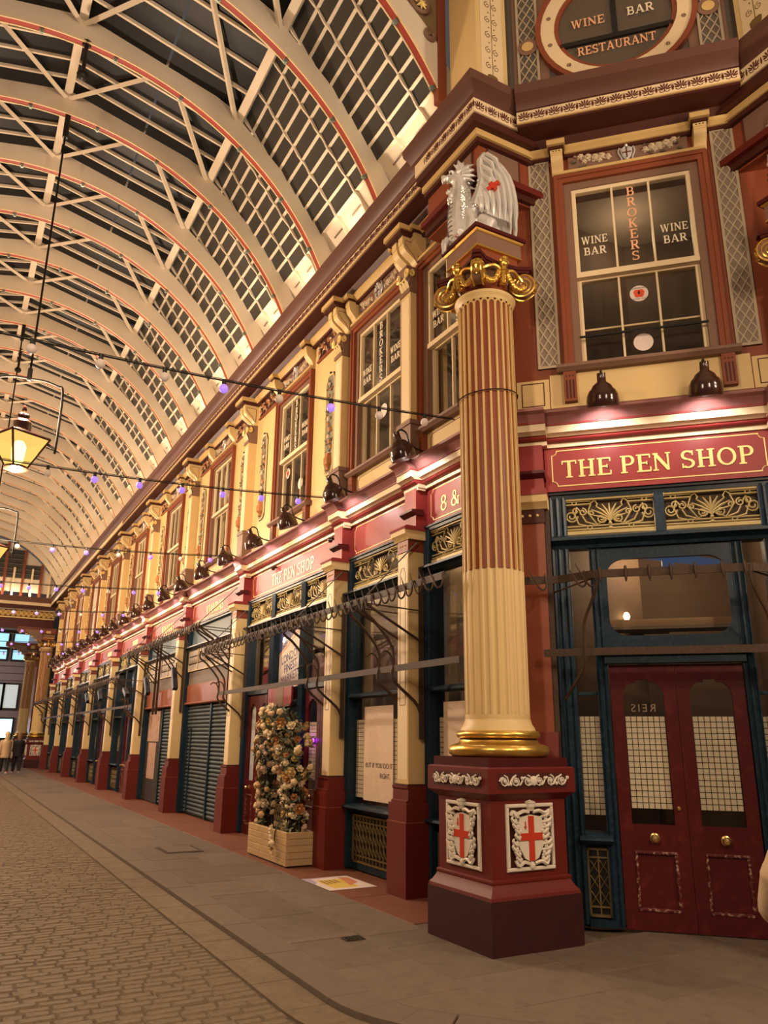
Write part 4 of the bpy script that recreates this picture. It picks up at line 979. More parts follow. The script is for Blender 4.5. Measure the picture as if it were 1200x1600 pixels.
# D,E: shuttered shops
def shuttered(i,label,poster_side=False):
    a,b_=BAYS[i]; t,ed=shop_base(ST,a,b_,label,fan=False); q,r_=ed[0]; c=(q+r_)/2
    box(q,r_,-.02,.1,2.30,2.68).build('red_panel',RUST,t); MB().ext([(.1,2.25),(-.05,2.25),(-.07,2.27),(-.05,2.30),(.1,2.30)],q,r_).build('panel_moulding',RUST,t)
    box(q,r_,.0,.1,2.68,2.98).build('fascia_board',mat('grey_board',(.17,.13,.105),.6,var=.25),t)
    LB=mat('lightbox_panel',(.40,.34,.29),.5,var=.1); y=-.02
    l=box(q,r_,y,.08,2.98,3.46).build('louvred_sign_board',LB,t)
    for k in range(6): xx=q+(r_-q)*k/5; box(xx-.012,xx+.012,y-.02,y,2.98,3.46).build('upright',CREAM,l)
    for k in range(4): z=2.98+.48*k/3; box(q,r_,y-.015,y,z-.008,z+.008).build('batten',IRON if 0<k<3 else CREAM,l)
    box(q,r_,.02,.05,3.54,3.95).build('upper_board',mat('blue_grey_board',(.10,.14,.15),.5,var=.1),t)
    posts=[q+.03,c+.05,r_-.03]
    for k in (0,1):
        x0=posts[k]+.03;x1=posts[k+1]-.03
        if poster_side and k==0:
            box(x0,x1,.05,.07,.02,2.25).build('side_board',INTERD,t)
            P=mat('torn_poster',(.36,.22,.16),.7,var=.45,scale=9,wear=(.5,.4,.32),wearamt=.6)
            box(x0+.15,x1-.35,.042,.05,1.45,2.2).build('poster_sheet',P,t); box(x0+.35,x1-.55,.04,.048,.55,1.42).build('poster_sheet',P,t); continue
        sh=box(x0,x1,.055,.07,.02,2.25).build('roller_shutter',SHUT,t); n=28
        sl=MB().ext([(.055,0),(.03,.012),(.024,.035),(.03,.06),(.055,.072)],x0,x1).mesh('shutter_slat',SHUT,ang=1.2)
        for j in range(n): inst('shutter_slat',sl,sh,(0,0,.04+j*.0785))
    for x in posts: box(x-.03,x+.03,.0,.08,.02,2.25).build('shutter_guide',NAVY,t)
    if not poster_side:
        w0=posts[0]+.12; MB().box(w0,w0+.03,.01,.05,.05,1.75).box(w0+.26,w0+.29,.01,.05,.05,1.75).box(w0,w0+.29,.01,.05,1.72,1.75).build('wicket_frame',NAVY,t)
    return t
shuttered(3,'VIANDAS shop closed by two dark roller shutters, the nearer one')
shuttered(4,'VIANDAS shop closed by one roller shutter beside torn posters',True)
# farther bays: navy posts and dark red doors
for i in range(5,10):
    a,b_=BAYS[i]; n=3
    t,ed=shop_base(ST,a,b_,'navy shopfront with dark red door, %s bay from the corner column'%ORD[i],posts=[(a+(b_-a)*.36,.14),(a+(b_-a)*.66,.14)])
    glazed(t,*ed[0]); door_set(ST,t,(a+b_)/2,ed[1][0],ed[1][1],i-1)
    box(ed[1][0],ed[1][1],.03,.036,2.42,3.45).build('pane',GLASS,t)
    glazed(t,*ed[2])
    box(ed[1][0],ed[1][1],.04,.09,2.41,2.5).build('door_transom',NAVY,t)
# ---------------- corner shopfront
tc_=thing('corner_shopfront',CH,0,.06,0,'navy corner shopfront with dark red double door under THE PEN SHOP sign','shopfront')
for sx in (-1,1):
    fluted_post(tc_,sx*.985,.19,.02,3.98,-.03); fluted_post(tc_,sx*.648,.105,.02,3.45,-.01)
    x0,x1=sorted((sx*.70,sx*.888))
    box(x0,x1,.05,.056,.79,2.0).build('side_pane',GLASS,tc_); box(x0,x1,.05,.056,2.03,3.45).build('side_pane',GLASS,tc_); tiles(tc_,x0,x1,.93,1.81,.075)
    box(x0,x1,.02,.09,2.0,2.03).build('side_transom',NAVY,tc_)
    MB().ext([(.1,.70),(-.06,.70),(-.09,.73),(-.06,.76),(.1,.80)],x0-.05,x1+.05).build('side_sill',NAVY,tc_)
    box(x0-.02,x1+.02,.06,.1,.02,.7).build('side_riser',NAVY,tc_); vent(tc_,x0-.01,x1+.01,.09,.66,.045,VENTM,nx=2)
    box(x0-.05,x1+.05,-.03,.08,.02,.075).build('side_skirting',NAVY,tc_)
MB().ext([(.1,3.42),(-.04,3.42),(-.05,3.45),(-.09,3.475),(-.13,3.49),(-.13,3.52),(-.05,3.555),(.1,3.555)],-1.08,1.08).build('transom_cornice',NAVY,tc_)
box(-1.08,1.08,-.035,.1,3.94,4.02).build('head_rail',NAVY,tc_); box(-1.08,1.08,-.06,.1,3.985,4.0).build('head_bead',BLACK,tc_)
box(-.045,.045,-.04,.1,3.555,3.94).build('fanlight_mullion',NAVY,tc_)
for a in (-.9,.045): fanlight(tc_,a+.005,a+.85,3.60,3.92,-.005)
# over-door light with rounded corners
mb=MB(); X0,X1,Z0,Z1=-.545,.545,2.55,3.30; rr=.16; out=[(-.60,2.40),(.60,2.40),(.60,3.43),(-.60,3.43)]
inn=[]
for cx,cz,s in ((X1-rr,Z0+rr,3),(X1-rr,Z1-rr,0),(X0+rr,Z1-rr,1),(X0+rr,Z0+rr,2)):
    for k in range(7): a=PI/2*(s+k/6); inn.append((cx+rr*math.cos(a),cz+rr*math.sin(a)))
n=len(inn); outp=[]
for p in inn:
    d=Vector((p[0],p[1]-2.915)); k=min(.60/abs(d.x) if abs(d.x)>1e-6 else 9,(.515)/abs(d.y) if abs(d.y)>1e-6 else 9); outp.append((d.x*k,2.915+d.y*k))
vs=[(p[0],0,p[1]) for p in inn]+[(p[0],0,p[1]) for p in outp]+[(p[0],.05,p[1]) for p in inn]+[(p[0],.05,p[1]) for p in outp]
fs=[]
for i in range(n): j=(i+1)%n; fs+=[(i,j,n+j,n+i),(i,2*n+i,2*n+j,j),(2*n+i,3*n+i,3*n+j,2*n+j),(n+i,n+j,3*n+j,3*n+i)]
mb.add(vs,fs); mb.build('overdoor_frame',NAVY,tc_)
box(-.60,.60,.02,.026,2.42,3.42).build('overdoor_pane',GLASS,tc_)
box(-.62,.62,-.05,.1,2.29,2.36).build('door_head',NAVY,tc_); MB().ext([(.1,2.36),(-.08,2.36),(-.11,2.375),(-.08,2.40),(.1,2.40)],-.66,.66).build('door_hood',NAVY,tc_)
dc=thing('door_20',CH,0,.09,0,kind='structure')
for sx in (-1,1):
    l=panel_door('door_leaf',None,sx*.294,.584,2.27,.86,film=1.80); l.parent=dc
    if sx<0: MB().lathe([(0,0),(.02,0),(.02,.01),(.012,.02),(0,.022)],12).xf(Matrix.Rotation(PI/2,4,'X')).build('lock_cover',BRASS,l,loc=(.225,0,1.0))
textmesh('REIS',.10,mat('faint_letter',(.30,.22,.16),.6),'shop_letter',dc,(-.30,.035,1.88),rot=(PI/2,0,PI),ext=.001,space=1.3)
# things seen inside the corner shop
t=thing('display_shelf',CH,0,.45,2.66,'pale wooden shelf inside the corner shop seen over the door','shelf'); box(-.62,.62,0,.3,0,.03).build('board',INTERL,t); box(-.62,.62,.0,.02,.03,.10).build('lip',mat('shelf_pine',(.45,.28,.16),.5),t)
t=thing('ceiling_beam',CH,.0,.7,3.40,'blue beam with an added glow hanging inside the corner shop','beam'); MB().ext([(-.5,.1),(.7,-.12),(.7,-.04),(-.5,.2)],0,.05,'y').build('bar',mat('beam_blue_glow',(.10,.16,.34),.5,emit=(.1,.17,.36),es=.12),t); box(.02,.14,0,.05,-.10,.04).build('drop',MATS['beam_blue_glow'],t)  # slight emission added to brighten the beam, which is no lamp
t=thing('wall_light',CH,-.36,1.4,2.93,'small warm lamp glowing inside the corner shop','lamp'); MB().ball((0,0,0),.035,8,6,(1,1,1.4)).build('bulb',mat('inside_bulb',(1,.8,.5),.3,emit=(1,.7,.35),es=6),t); box(-.04,.04,.02,.10,-.08,-.05).build('bracket',BRASS,t); box(-.25,.45,.06,.3,-.17,-.15).build('shelf_below',INTERL,t)
def plight(name,loc,power,col,size=.1,parent=None,kind='POINT',**k):
    d=bpy.data.lights.new(name,kind); d.energy=power; d.color=col
    if kind!='AREA': d.shadow_soft_size=size
    for a,v in k.items(): setattr(d,a,v)
    o=bpy.data.objects.new(name,d); COL.objects.link(o); o.location=loc
    if parent: o.parent=parent
    return o
plight('shop_fill_light',CH.w(0,1.2,3.6),24,(1,.72,.45),.15)  # fill lights added inside the shops to brighten the rooms behind glass
plight('shop_fill_light',ST.w(-8.4,1.3,3.6),16,(1,.75,.5),.15)
plight('shop_fill_light',ST.w(-12,1.3,3.6),16,(1,.85,.75),.15)
plight('upper_room_fill_light',CH.w(0,1.2,7.6),5,(1,.75,.5),.15)  # fill added in the corner upper room, no lamp stands there
for y_ in (8.6,12,16,20): plight('upper_room_fill_light',ST.w(-y_,1.3,7.6),7,(1,.84,.68),.15)  # fill added upstairs so the street window panes look lighter
# ================================================================ HOOK RAILS
def bezier(p,n=14):
    out=[]
    m=len(p)-1
    for i in range(n+1):   # Catmull-Rom
        t=i/n*m; k=min(int(t),m-1); u=t-k
        a=Vector(p[max(k-1,0)]);b=Vector(p[k]);c=Vector(p[k+1]);d=Vector(p[min(k+2,m)])
        out.append(.5*((2*b)+(c-a)*u+(2*a-5*b+4*c-d)*u*u+(3*b-a-3*c+d)*u**3))
    return out
def hook_mesh():
    pts=bezier([(-.075,-.075,.115),(-.05,-.07,.06),(-.005,-.06,-.02),(.03,-.055,-.085),(.065,-.045,-.10),(.088,-.03,-.07),(.085,-.014,.0),(.08,.0,.05),(.078,.018,.035)],18)
    return MB().tube(pts,[.002]+[.0045+.0055*min(1,i/5) for i in range(18)],6).mesh('hook',IRON)

HOOK=hook_mesh()
def s_bracket(par,x,ylow,yup,zl,zu,y0=-.06):
    MB().tube(bezier([(x,y0,zl-.52),(x,y0-.07,zl-.36),(x,ylow,zl-.12),(x,ylow,zl+.06),(x,ylow-.03,zl+.26),(x,(ylow+yup)/2-.05,zl+.5),(x,yup,zu-.12),(x,yup,zu)],26),.017,6).build('scroll_bracket',IRON,par)
    MB().tube(bezier([(x,ylow,zl+.0),(x,ylow-.03,zl+.14),(x,ylow-.10,zl+.19),(x,ylow-.16,zl+.15)],10),.011,5).build('curl',IRON,par)
def hook_rail(fr,x0,x1,piers,label,yup=-.80,ylow=-.42,zu=3.06,zl=2.33,low=True,pitch=.17,hooks=True,xl=None):
    t=thing('hook_rail',fr,(x0+x1)/2,0,0,label,'hook rail','iron meat hook rails'); c=(x0+x1)/2
    box(x0-c,x1-c,yup-.006,yup+.006,zu-.036,zu+.036).build('upper_bar',IRON,t)
    if low: a,b_=xl or (x0,x1); box(a-c,b_-c,ylow-.008,ylow+.008,zl-.034,zl+.034).build('lower_bar',IRON,t)
    if hooks:
        n=int((x1-x0)/pitch)
        for i in range(n): inst('hook',HOOK,t,(x0-c+(i+.5)*(x1-x0)/n,yup,zu-.02),(0,0,random.uniform(-.15,.15)))
    for p in piers:
        for s in (-1,1):
            x=p-c+s*.165
            if not (x0-c-.3<x<x1-c+.3): continue
            box(x-.012,x+.012,-.085,-.03,zl-.75,zu+.45).build('strap',IRON,t)
            if low: s_bracket(t,x,ylow,yup,zl,zu)
            else: MB().tube(bezier([(x,-.05,zu-.75),(x,-.2,zu-.6),(x,-.45,zu-.3),(x,-.7,zu-.12),(x,yup,zu)],14),.016,6).build('scroll_bracket',IRON,t)
            MB().tube([(x,-.06,zl+.32),(x,yup+.02,zu-.03)],.015,5).build('strut',IRON,t)
            MB().tube([(x,-.06,zu-.06),(x,yup+.02,zu-.03)],.009,5).build('tie_rod',IRON,t)
            if s>0: MB().tube([(x,-.1,zu+.75),(x,yup,zu+.02)],.008,5).build('stay_rod',LEAD,t)
    return t
hook_rail(ST,-13.75,-5.98,[-PIERS[0],-PIERS[1],-13.8],'long iron meat hook rail running from the corner column past the street PEN SHOP front',xl=(-13.9,-6.3))
hook_rail(ST,-20.6,-14.2,[-14.4,-PIERS[3],-20.4],'higher iron hook rail across the two VIANDAS shutters',zu=3.58,zl=2.85,low=False,pitch=.15)
hook_rail(ST,-31,-21.4,[-PIERS[4],-PIERS[5],-PIERS[6]],'iron hook rail on the shops past the VIANDAS shutters',pitch=.24)
hook_rail(ST,-42.8,-31.6,[-PIERS[7],-PIERS[8],-PIERS[9]],'farthest iron hook rail at the end of the street',pitch=.4)
t=thing('hook_rail',CH,0,0,0,'iron hook rail in front of the corner shop double door','hook rail','iron meat hook rails')
def flat_bar(pts,hh,th=.007):
    mb=MB()
    for a,b_ in zip(pts[:-1],pts[1:]):
        d=Vector((b_[0]-a[0],b_[1]-a[1])); d.normalize(); n=Vector((-d.y,d.x))*th
        mb.ext([(a[0]+n.x,a[1]+n.y),(a[0]-n.x,a[1]-n.y),(b_[0]-n.x,b_[1]-n.y),(b_[0]+n.x,b_[1]+n.y)],a[2]-hh,a[2]+hh,'z')
    return mb
up=[(-1.3,-.42,3.03),(-.98,-.42,3.03),(-.66,-.60,3.03),(.66,-.60,3.03),(.98,-.42,3.03),(1.3,-.42,3.03)]
flat_bar(up,.036).build('upper_bar',IRON,t)
lo=[(-1.15,-.34,2.36),(-.72,-.40,2.36),(.72,-.40,2.36),(1.15,-.34,2.36)]
flat_bar(lo,.034).build('lower_bar',IRON,t)
CH2=MB().tube([(0,.02,.045),(0,-.015,.055),(0,-.024,.0),(0,-.03,-.055),(.0,-.02,-.085)],[.012,.012,.012,.012,.005],6).mesh('hook',IRON)
for x in (-1.18,-.82,-.74,-.60,-.38,-.18,.0,.2,.42,.60): inst('hook',CH2 if abs(x)<.7 else HOOK,t,(x,-.60 if abs(x)<.66 else -.51 if abs(x)<.9 else -.42,3.03))
for s in (-1,1):
    box(s*1.085-.03,s*1.085+.03,-.12,-.05,1.35,3.8).build('strap',IRON,t)
    MB().tube(bezier([(s*1.0,-.1,1.95),(s*.92,-.2,2.05),(s*.80,-.36,2.22),(s*.78,-.40,2.4),(s*.77,-.42,2.62),(s*.70,-.5,2.78),(s*.64,-.58,2.92),(s*.64,-.60,3.05)],22),.015,6).build('scroll_bracket',IRON,t)
    MB().tube([(s*1.05,-.12,2.96),(s*.66,-.58,3.0)],.009,5).build('tie_rod',IRON,t)
# flood lights fixed under the VIANDAS rail
def flood(x,z,y,rot,label):
    t=thing('flood_light',ST,x,y,z,label,'flood light','black flood lights'); t.rotation_euler=(0,rot,ST.a)
    box(-.05,.05,-.05,.05,-.24,.24).build('housing',BLACK,t)
    for k in range(3): MB().ball((-.052,0,-.15+k*.15),.035,8,6,(.35,1,1)).build('lens',LEAD,t)
    MB().tube([(.05,0,0),(.14,0,.12),(.14,.02,.30)],.012,5).build('yoke',BLACK,t)
flood(-16.4,2.72,-.62,-.5,'black flood light over the nearer VIANDAS shutter')
flood(-18.9,2.70,-.62,-.7,'black flood light beside the pier between the VIANDAS shops')
flood(-21.3,2.66,-.62,-1.2,'black flood light tilted flat at the far VIANDAS shop')
flood(-25.2,2.75,-.62,-.9,'black flood light on the rail past the VIANDAS shops')
flood(-27.6,2.75,-.62,-1.0,'farthest black flood light on the rail past the VIANDAS shops')
# ================================================================ GOOSENECK SIGN LAMPS
def goose():
    t=thing('sign_lamp',ST,0,0,4.845)
    prof=[(.034,.20),(.036,.13),(.05,.12),(.075,.10),(.088,.075),(.105,.06),(.125,.02),(.132,-.03),(.130,-.07)]
    inner=[(.124,-.07),(.124,-.03),(.10,.05),(.06,.095),(.0,.10)]
    R=Matrix.Translation((0,-.42,-.03))@Matrix.Rotation(.36,4,'X')@Matrix.Scale(1.2,4)
    sh=MB().lathe(prof+inner,22).xf(R).build('shade',SHADEM,t,ang=1.0)
    MB().lathe([(0,.2),(.034,.2)],14).xf(R).build('shade_cap',SHADEM,sh)
    MB().ball((0,0,0),.035,8,6,(1,1,1.3)).xf(R).build('bulb',mat('goose_bulb',(1,.9,.85),.3,emit=(1,.88,.82),es=18),t)
    top=R@Vector((0,0,.2))
    MB().tube(bezier([(0,top.y,top.z-.03),(0,top.y+.05,top.z+.05),(0,top.y+.14,top.z+.03),(0,top.y+.20,.08),(0,-.1,.03),(0,-.05,.0)],16),.011,6).build('arm',BLACK,t)
    MB().tube([(.0,-.06,.0),(.0,-.06,.035)],.035,10).build('base_plate',BLACK,t)
    MB().tube(bezier([(0,-.06,.03),(.10,-.08,.07),(.2,-.06,.02),(.3,-.07,.04),(.42,-.05,.015)],12),.006,5).build('cable',BLACK,t)
    return t
def goose_light(fr,x,zb):
    d=bpy.data.lights.new('sign_lamp_light','SPOT'); d.energy=P_GOOSE; d.color=COOL; d.spot_size=2.45; d.spot_blend=.5; d.shadow_soft_size=.035
    o=bpy.data.objects.new('sign_lamp_light',d); COL.objects.link(o); o.location=fr.w(x,-.42,zb-.10)
    tgt=fr.w(x,-.02,zb-.62); o.rotation_euler=(tgt-o.location).to_track_quat('-Z','Y').to_euler()
LY=[7.42,9.3,11.0,12.55]+[14.1+1.6*k for k in range(18)]
pl=[(ST,-y,4.845) for y in LY]+[(CH,-.46,4.845),(CH,.48,4.845)]
lb=['brown swan-neck sign lamp, %s along the street from the corner column'%ORD[i] for i in range(len(LY))]+['brown swan-neck sign lamp over THE on the corner sign','brown swan-neck sign lamp over SHOP on the corner sign']
label_copies(goose(),pl,lb,'sign lamp','brown sign lamps')
for fr,x,z in pl: goose_light(fr,x,z)
# ================================================================ CORNER COLUMN
def carved_frame(t,x,z,w,h,y):
    """carved shield panel, local facing -y, as part of a thing"""
    f=thing('carved_panel',None,x,y,z); f.parent=t
    box(-w+.02,w-.02,0,.01,-h+.02,h-.02).build('panel_back',MAROON,f)
    MB().slab(-w,w,-.022,.012,h-.03,h,.008).slab(-w,w,-.022,.012,-h,-h+.03,.008).slab(-w,-w+.03,-.022,.012,-h+.03,h-.03,.008).slab(w-.03,w,-.022,.012,-h+.03,h-.03,.008).build('panel_frame',WHITEP,f)
    sh=MB(); pts=[(-.115,.15),(0,.17),(.115,.15),(.135,.05),(.125,-.07),(.07,-.16),(0,-.195),(-.07,-.16),(-.125,-.07),(-.135,.05)]
    sh.ext(pts,-.02,0,'y'); sh.build('shield',WHITEP,f)
    MB().box(-.027,.027,-.027,-.019,-.18,.16).box(-.118,.118,-.0268,-.019,-.025,.03).build('red_cross',CROSSR,f)
    MB().box(-.062,-.055,-.026,-.019,.06,.12).box(-.07,-.047,-.0258,-.019,.075,.083).build('red_sword',CROSSR,f)
    rng=random.Random(int(x*100)+5); mb=MB()
    for s in (-1,1):
        for k in range(9):
            zz=.17-.042*k; xx=s*(.155+.02*math.sin(k*1.4)); 
            mb.tube(bezier([(s*.11,-.01,zz-.02),(xx,-.03,zz-.01),(xx+s*.03,-.034,zz+.018),(xx+s*.012,-.028,zz+.034)],6),[.008,.014,.017,.016,.012,.009,.005],5)
            mb.ball((xx-s*.02,-.02,zz),.018,6,5)
        mb.tube(bezier([(s*.03,-.02,-.2),(s*.09,-.03,-.185),(s*.14,-.03,-.21),(s*.17,-.025,-.17)],8),.015,5)
        mb.tube(bezier([(s*.02,-.02,.19),(s*.08,-.03,.2),(s*.14,-.03,.18),(s*.19,-.025,.2),(s*.20,-.02,.17)],8),.015,5)
    mb.ball((0,-.02,-.215),.03,7,5,(1,.7,1)); mb.build('leaf_mantling',WHITEP,f)
    MB().lathe([(.0,.0),(.03,.0),(.034,.02),(.042,.03),(.042,.055),(.046,.06),(.046,.07),(.0,.085)],10,(0,-.015,.20)).build('crest',WHITEP,f)
    return f
def carved_strip(t,x,z,w,h,y):
    f=thing('carved_strip',None,x,y,z); f.parent=t
    box(-w,w,0,.01,-h,h).build('strip_back',MAROON,f); mb=MB(); n=6
    mb.tube([(-w+.01+(2*w-.02)*i/40,-.008,h*.5*math.sin(i*.95)) for i in range(41)],.008,5)
    for k in range(n):
        cx=-w+(k+.5)*2*w/n; mb.tube([(cx+p[0],-.008,p[2]) for p in volute(h*.75,1.6,n=14,sgn=1 if k%2 else -1)],.007,5); mb.ball((cx+w/n,-.01,h*.35*(1 if k%2 else -1)),.016,6,4); mb.ball((cx,-.012,0),.013,6,4)
    mb.ball((0,-.01,0),.04,10,6,(1,.4,1)); mb.build('scroll_relief',WHITEP,f)
def column(name,cx,cy,label,detail=True,ang=0):
    t=thing(name,None,cx,cy,0,label,'column',extra=ang)
    def sq(prof,nm,m):
        mb=MB(); vs=[];fs=[]
        for h,z in prof: vs+=[(-h,-h,z),(h,-h,z),(h,h,z),(-h,h,z)]
        for i in range(len(prof)-1):
            for j in range(4): fs.append((i*4+j,i*4+(j+1)%4,i*4+4+(j+1)%4,i*4+4+j))
        n=len(prof)-1; fs+=[(0,1,2,3),(n*4,n*4+1,n*4+2,n*4+3)]; return mb.add(vs,fs).build(nm,m,t,ang=.3)
    sq([(.46,0),(.46,.385)],'plinth',PLINTH)
    sq([(.455,.385),(.45,.41),(.425,.44),(.405,.475),(.40,.49),(.405,.50),(.405,.515),(.39,.525)],'base_moulding',CRIMS)
    sq([(.385,.525),(.385,1.11)],'die',CRIMS)
    sq([(.385,1.11),(.405,1.13),(.44,1.155),(.455,1.17),(.455,1.36),(.44,1.372)],'cap_block',CRIMS)
    sq([(.415,1.372),(.415,1.445)],'top_plinth',CRIMD)
    if detail:
        for a in (0,-PI/2):
            f=carved_frame(t,0,.83,.245,.255,-.386); f.location=(math.sin(a)*.386*1 if a else 0, -.386 if not a else 0,.83); f.rotation_euler=(0,0,a)
            if a: f.location=(-.386,0,.83)
        for f_a in (0,-PI/2):
            before=set(t.children); carved_strip(t,0,1.265,.36,.062,-.456)
            s=[c for c in t.children if c not in before][0]
            if f_a: s.location=(-.456,0,1.265); s.rotation_euler=(0,0,f_a)
    MB().lathe([(.0,1.445),(.40,1.445),(.435,1.465),(.445,1.50),(.435,1.535),(.39,1.55),(.355,1.56),(.345,1.585)],40).build('base_torus',GOLD,t,ang=1)
    MB().lathe([(.345,1.585),(.335,1.60)],40).build('base_scotia',MAROON,t)
    MB().lathe([(.335,1.60),(.36,1.605),(.372,1.63),(.36,1.655),(.33,1.665)],40).build('upper_torus',GOLD,t,ang=1)
    MB().lathe([(.33,1.665),(.325,1.69),(.302,1.72),(.292,1.76)],40).build('apophyge',CREAM,t)
    NF=24
    def fl(depth):
        def f(r,z,a):
            u=(a*NF/(2*PI))%1; 
            return r-depth*math.sin(PI*min(1,max(0,(u-.18)/.64)))**.6 if .18<u<.82 else r
        return f
    lo=MB().lathe([(.288,1.76),(.288,1.80)],NF*8); lo.lathe([(.288,1.80),(.288,3.09)],NF*8,rfun=fl(.016)); lo.build('lower_shaft',CREAM,t,ang=.7)
    MB().lathe([(.288,3.09),(.272,3.092)],40).build('shaft_step',CREAM,t)
    MB().lathe([(.268,3.09),(.265,5.86)],48).build('upper_shaft',RUST,t)
    mb=MB()
    for k in range(NF):
        a=2*PI*(k)/NF; w_=.0125
        d=Vector((math.cos(a),math.sin(a),0)); n=Vector((-d.y,d.x,0))
        pts=[d*.262-n*w_,d*.285-n*w_*.8,d*.287,d*.285+n*w_*.8,d*.262+n*w_]
        mb.add([(p.x,p.y,3.09) for p in pts]+[(p.x*.985,p.y*.985,5.84) for p in pts],[(i,i+1,i+6,i+5) for i in range(4)])
        # rounded flute head
    for k in range(NF):
        a0=2*PI*(k+.5)/NF; m_=6; rr=.275
        pts=[]
        for j in range(m_+1):
            th=PI*j/m_; pts.append((a0+(.5-.17)*2*PI/NF*math.cos(th)*1.0,5.80+.045*math.sin(th)))
        vs=[(rr*math.cos(a),rr*math.sin(a),z) for a,z in pts]+[(rr*math.cos(a),rr*math.sin(a),5.87) for a,z in pts]
        mb.add(vs,[(j,j+1,m_+2+j,m_+1+j) for j in range(m_)])
    mb.build('flute_fillets',OCHRE,t)
    MB().lathe([(.277,5.865),(.284,5.88),(.292,5.90),(.31,5.915),(.315,5.93),(.31,5.945),(.292,5.95),(.262,5.955)],44).build('neck_ring',CREAM,t,ang=1)
    MB().lathe([(.258,5.95),(.25,6.0),(.25,6.16),(.27,6.24)],40).build('necking',RUST,t)
    # capital
    cap=thing('capital',None,0,0,6.0); cap.parent=t
    ab=[]
    for k in range(4):
        a=PI/4+k*PI/2; d=Vector((math.cos(a),math.sin(a))); n=Vector((-d.y,d.x)); p=d*.50
        ab+= [p-n*.04,p+n*.04]
        a2=a+PI/4; d2=Vector((math.cos(a2),math.sin(a2)))
        for u in (-.22,0,.22): ab.append(d2*(.285+abs(u)*.12)+Vector((-d2.y,d2.x))*u*.9)
    MB().ext([(p.x,p.y) for p in ab],.245,.285,'z').ext([(p.x*.95,p.y*.95) for p in ab],.215,.245,'z').build('abacus',CRIMD,cap)
    MB().lathe([(.25,.10),(.27,.15),(.31,.20),(.33,.215)],32).build('bell',MAUVE,cap)
    for k in range(4):
        a=PI/4+k*PI/2; M=Matrix.Rotation(a,4,'Z')
        vb=MB()
        for s in (-1,1):
            for f_ in (1,):
                pts=[(.40+p[0]*1.0,s*.05,.075+p[2]) for p in volute(.112,2.3,n=30,sgn=1)]
                vb.tube(pts,[.014-.007*i/29 for i in range(30)],6)
        for s in (-1,1): vb.tube([(.40+.122*math.cos(2*PI*i/20),s*.045,.075+.122*math.sin(2*PI*i/20)) for i in range(21)],.011,5)
        vb.xf(M); v=vb.build('volute',GOLD,cap)
        db=MB().tube([(.40,-.046,.075),(.40,.046,.075)],.118,20).xf(M).build('volute_eye_ground',MAUVE,v)
        # acanthus along the outer edge of each volute
        lf=MB(); L=[(.28,.16),(.36,.19),(.44,.18),(.50,.13),(.53,.06),(.50,-.02)]
        for (r_,z_),(r2,z2) in zip(L[:-1],L[1:]): lf.ball(((r_+r2)/2,0,(z_+z2)/2+.01),.036,7,5,(.8,1.5,.8))
        lf.tube([(r_,0,z_+.02) for r_,z_ in L],.016,6).xf(M); lf.build('acanthus_scroll',GOLD,v)
    for k in range(4):
        a=k*PI/2; M=Matrix.Rotation(a,4,'Z'); d=.335
        hb=MB().ball((d,0,.245),.052,10,8,(1,.95,1.2)); hb.ball((d+.012,0,.285),.045,8,6,(1,1.15,.7))
        for s in (-1,1): hb.ball((d+.01,s*.045,.26),.022,6,5)
        hb.ball((d+.055,0,.235),.012,5,4)
        for j in range(5): hb.ball((d-.01-j*.006,0,.165-j*.035),.05-.004*j,9,5,(.9,1.1,.45))
        hb.tube([(d,0,.2),(d-.02,0,.02)],.03,6).xf(M); hb.build('gilt_bust',GOLD,cap)
        gb=MB()
        for s in (-1,1):
            pts=bezier([(d-.01,s*.06,.13),(d+.0,s*.12,.02),(d+.0,s*.2,.0),(d-.03,s*.27,.07)],14)
            for i,p in enumerate(pts): gb.ball(p,.026 if i%2 else .031,6,5)
            for q in (0,-1): gb.tube([pts[q],(pts[q][0],pts[q][1],pts[q][2]-.07)],[.02,.012],6)
            gb.tube(bezier([(d,s*.05,.17),(d+.005,s*.12,.185),(d-.02,s*.2,.16),(d-.03,s*.26,.12)],10),.017,6)
        gb.xf(M); gb.build('garland',GOLD,cap)
    # pedestal block that carries the dragon
    sq([(.25,6.285),(.25,6.40)],'impost',RUST); sq([(.285,6.40),(.285,6.42)],'impost_bead',GOLD)
    sq([(.28,6.42),(.28,6.57)],'impost_block',MAUVE); sq([(.29,6.57),(.292,6.572),(.305,6.592)],'impost_gilt_trim',GOLD); sq([(.30,6.592),(.322,6.60),(.322,6.64)],'impost_top',CRIMD)
    return t
COLP=(4.36,5.81)
col1=column('corner_column',COLP[0],COLP[1],'fluted red and cream corner column with gilt capital on a crimson pedestal')
mc=mir(COLP)
c2=copy_tree(col1,(mc[0],mc[1],0),0,'second corner column at the right edge, only its gilt volute in view')
c3=copy_tree(col1,(4.36,44.4,0),0,'distant fluted column at the far end of the street, nearer of two')
c4=copy_tree(col1,(4.36,53.0,0),0,'distant fluted column at the far end of the street, farther of two')
# wire tied round the shaft and a black cable
MB().tube([(.30*math.cos(2*PI*i/24),.30*math.sin(2*PI*i/24),4.86+.03*math.cos(2*PI*i/24)) for i in range(25)],.006,5).build('tie_wire',BLACK,col1)
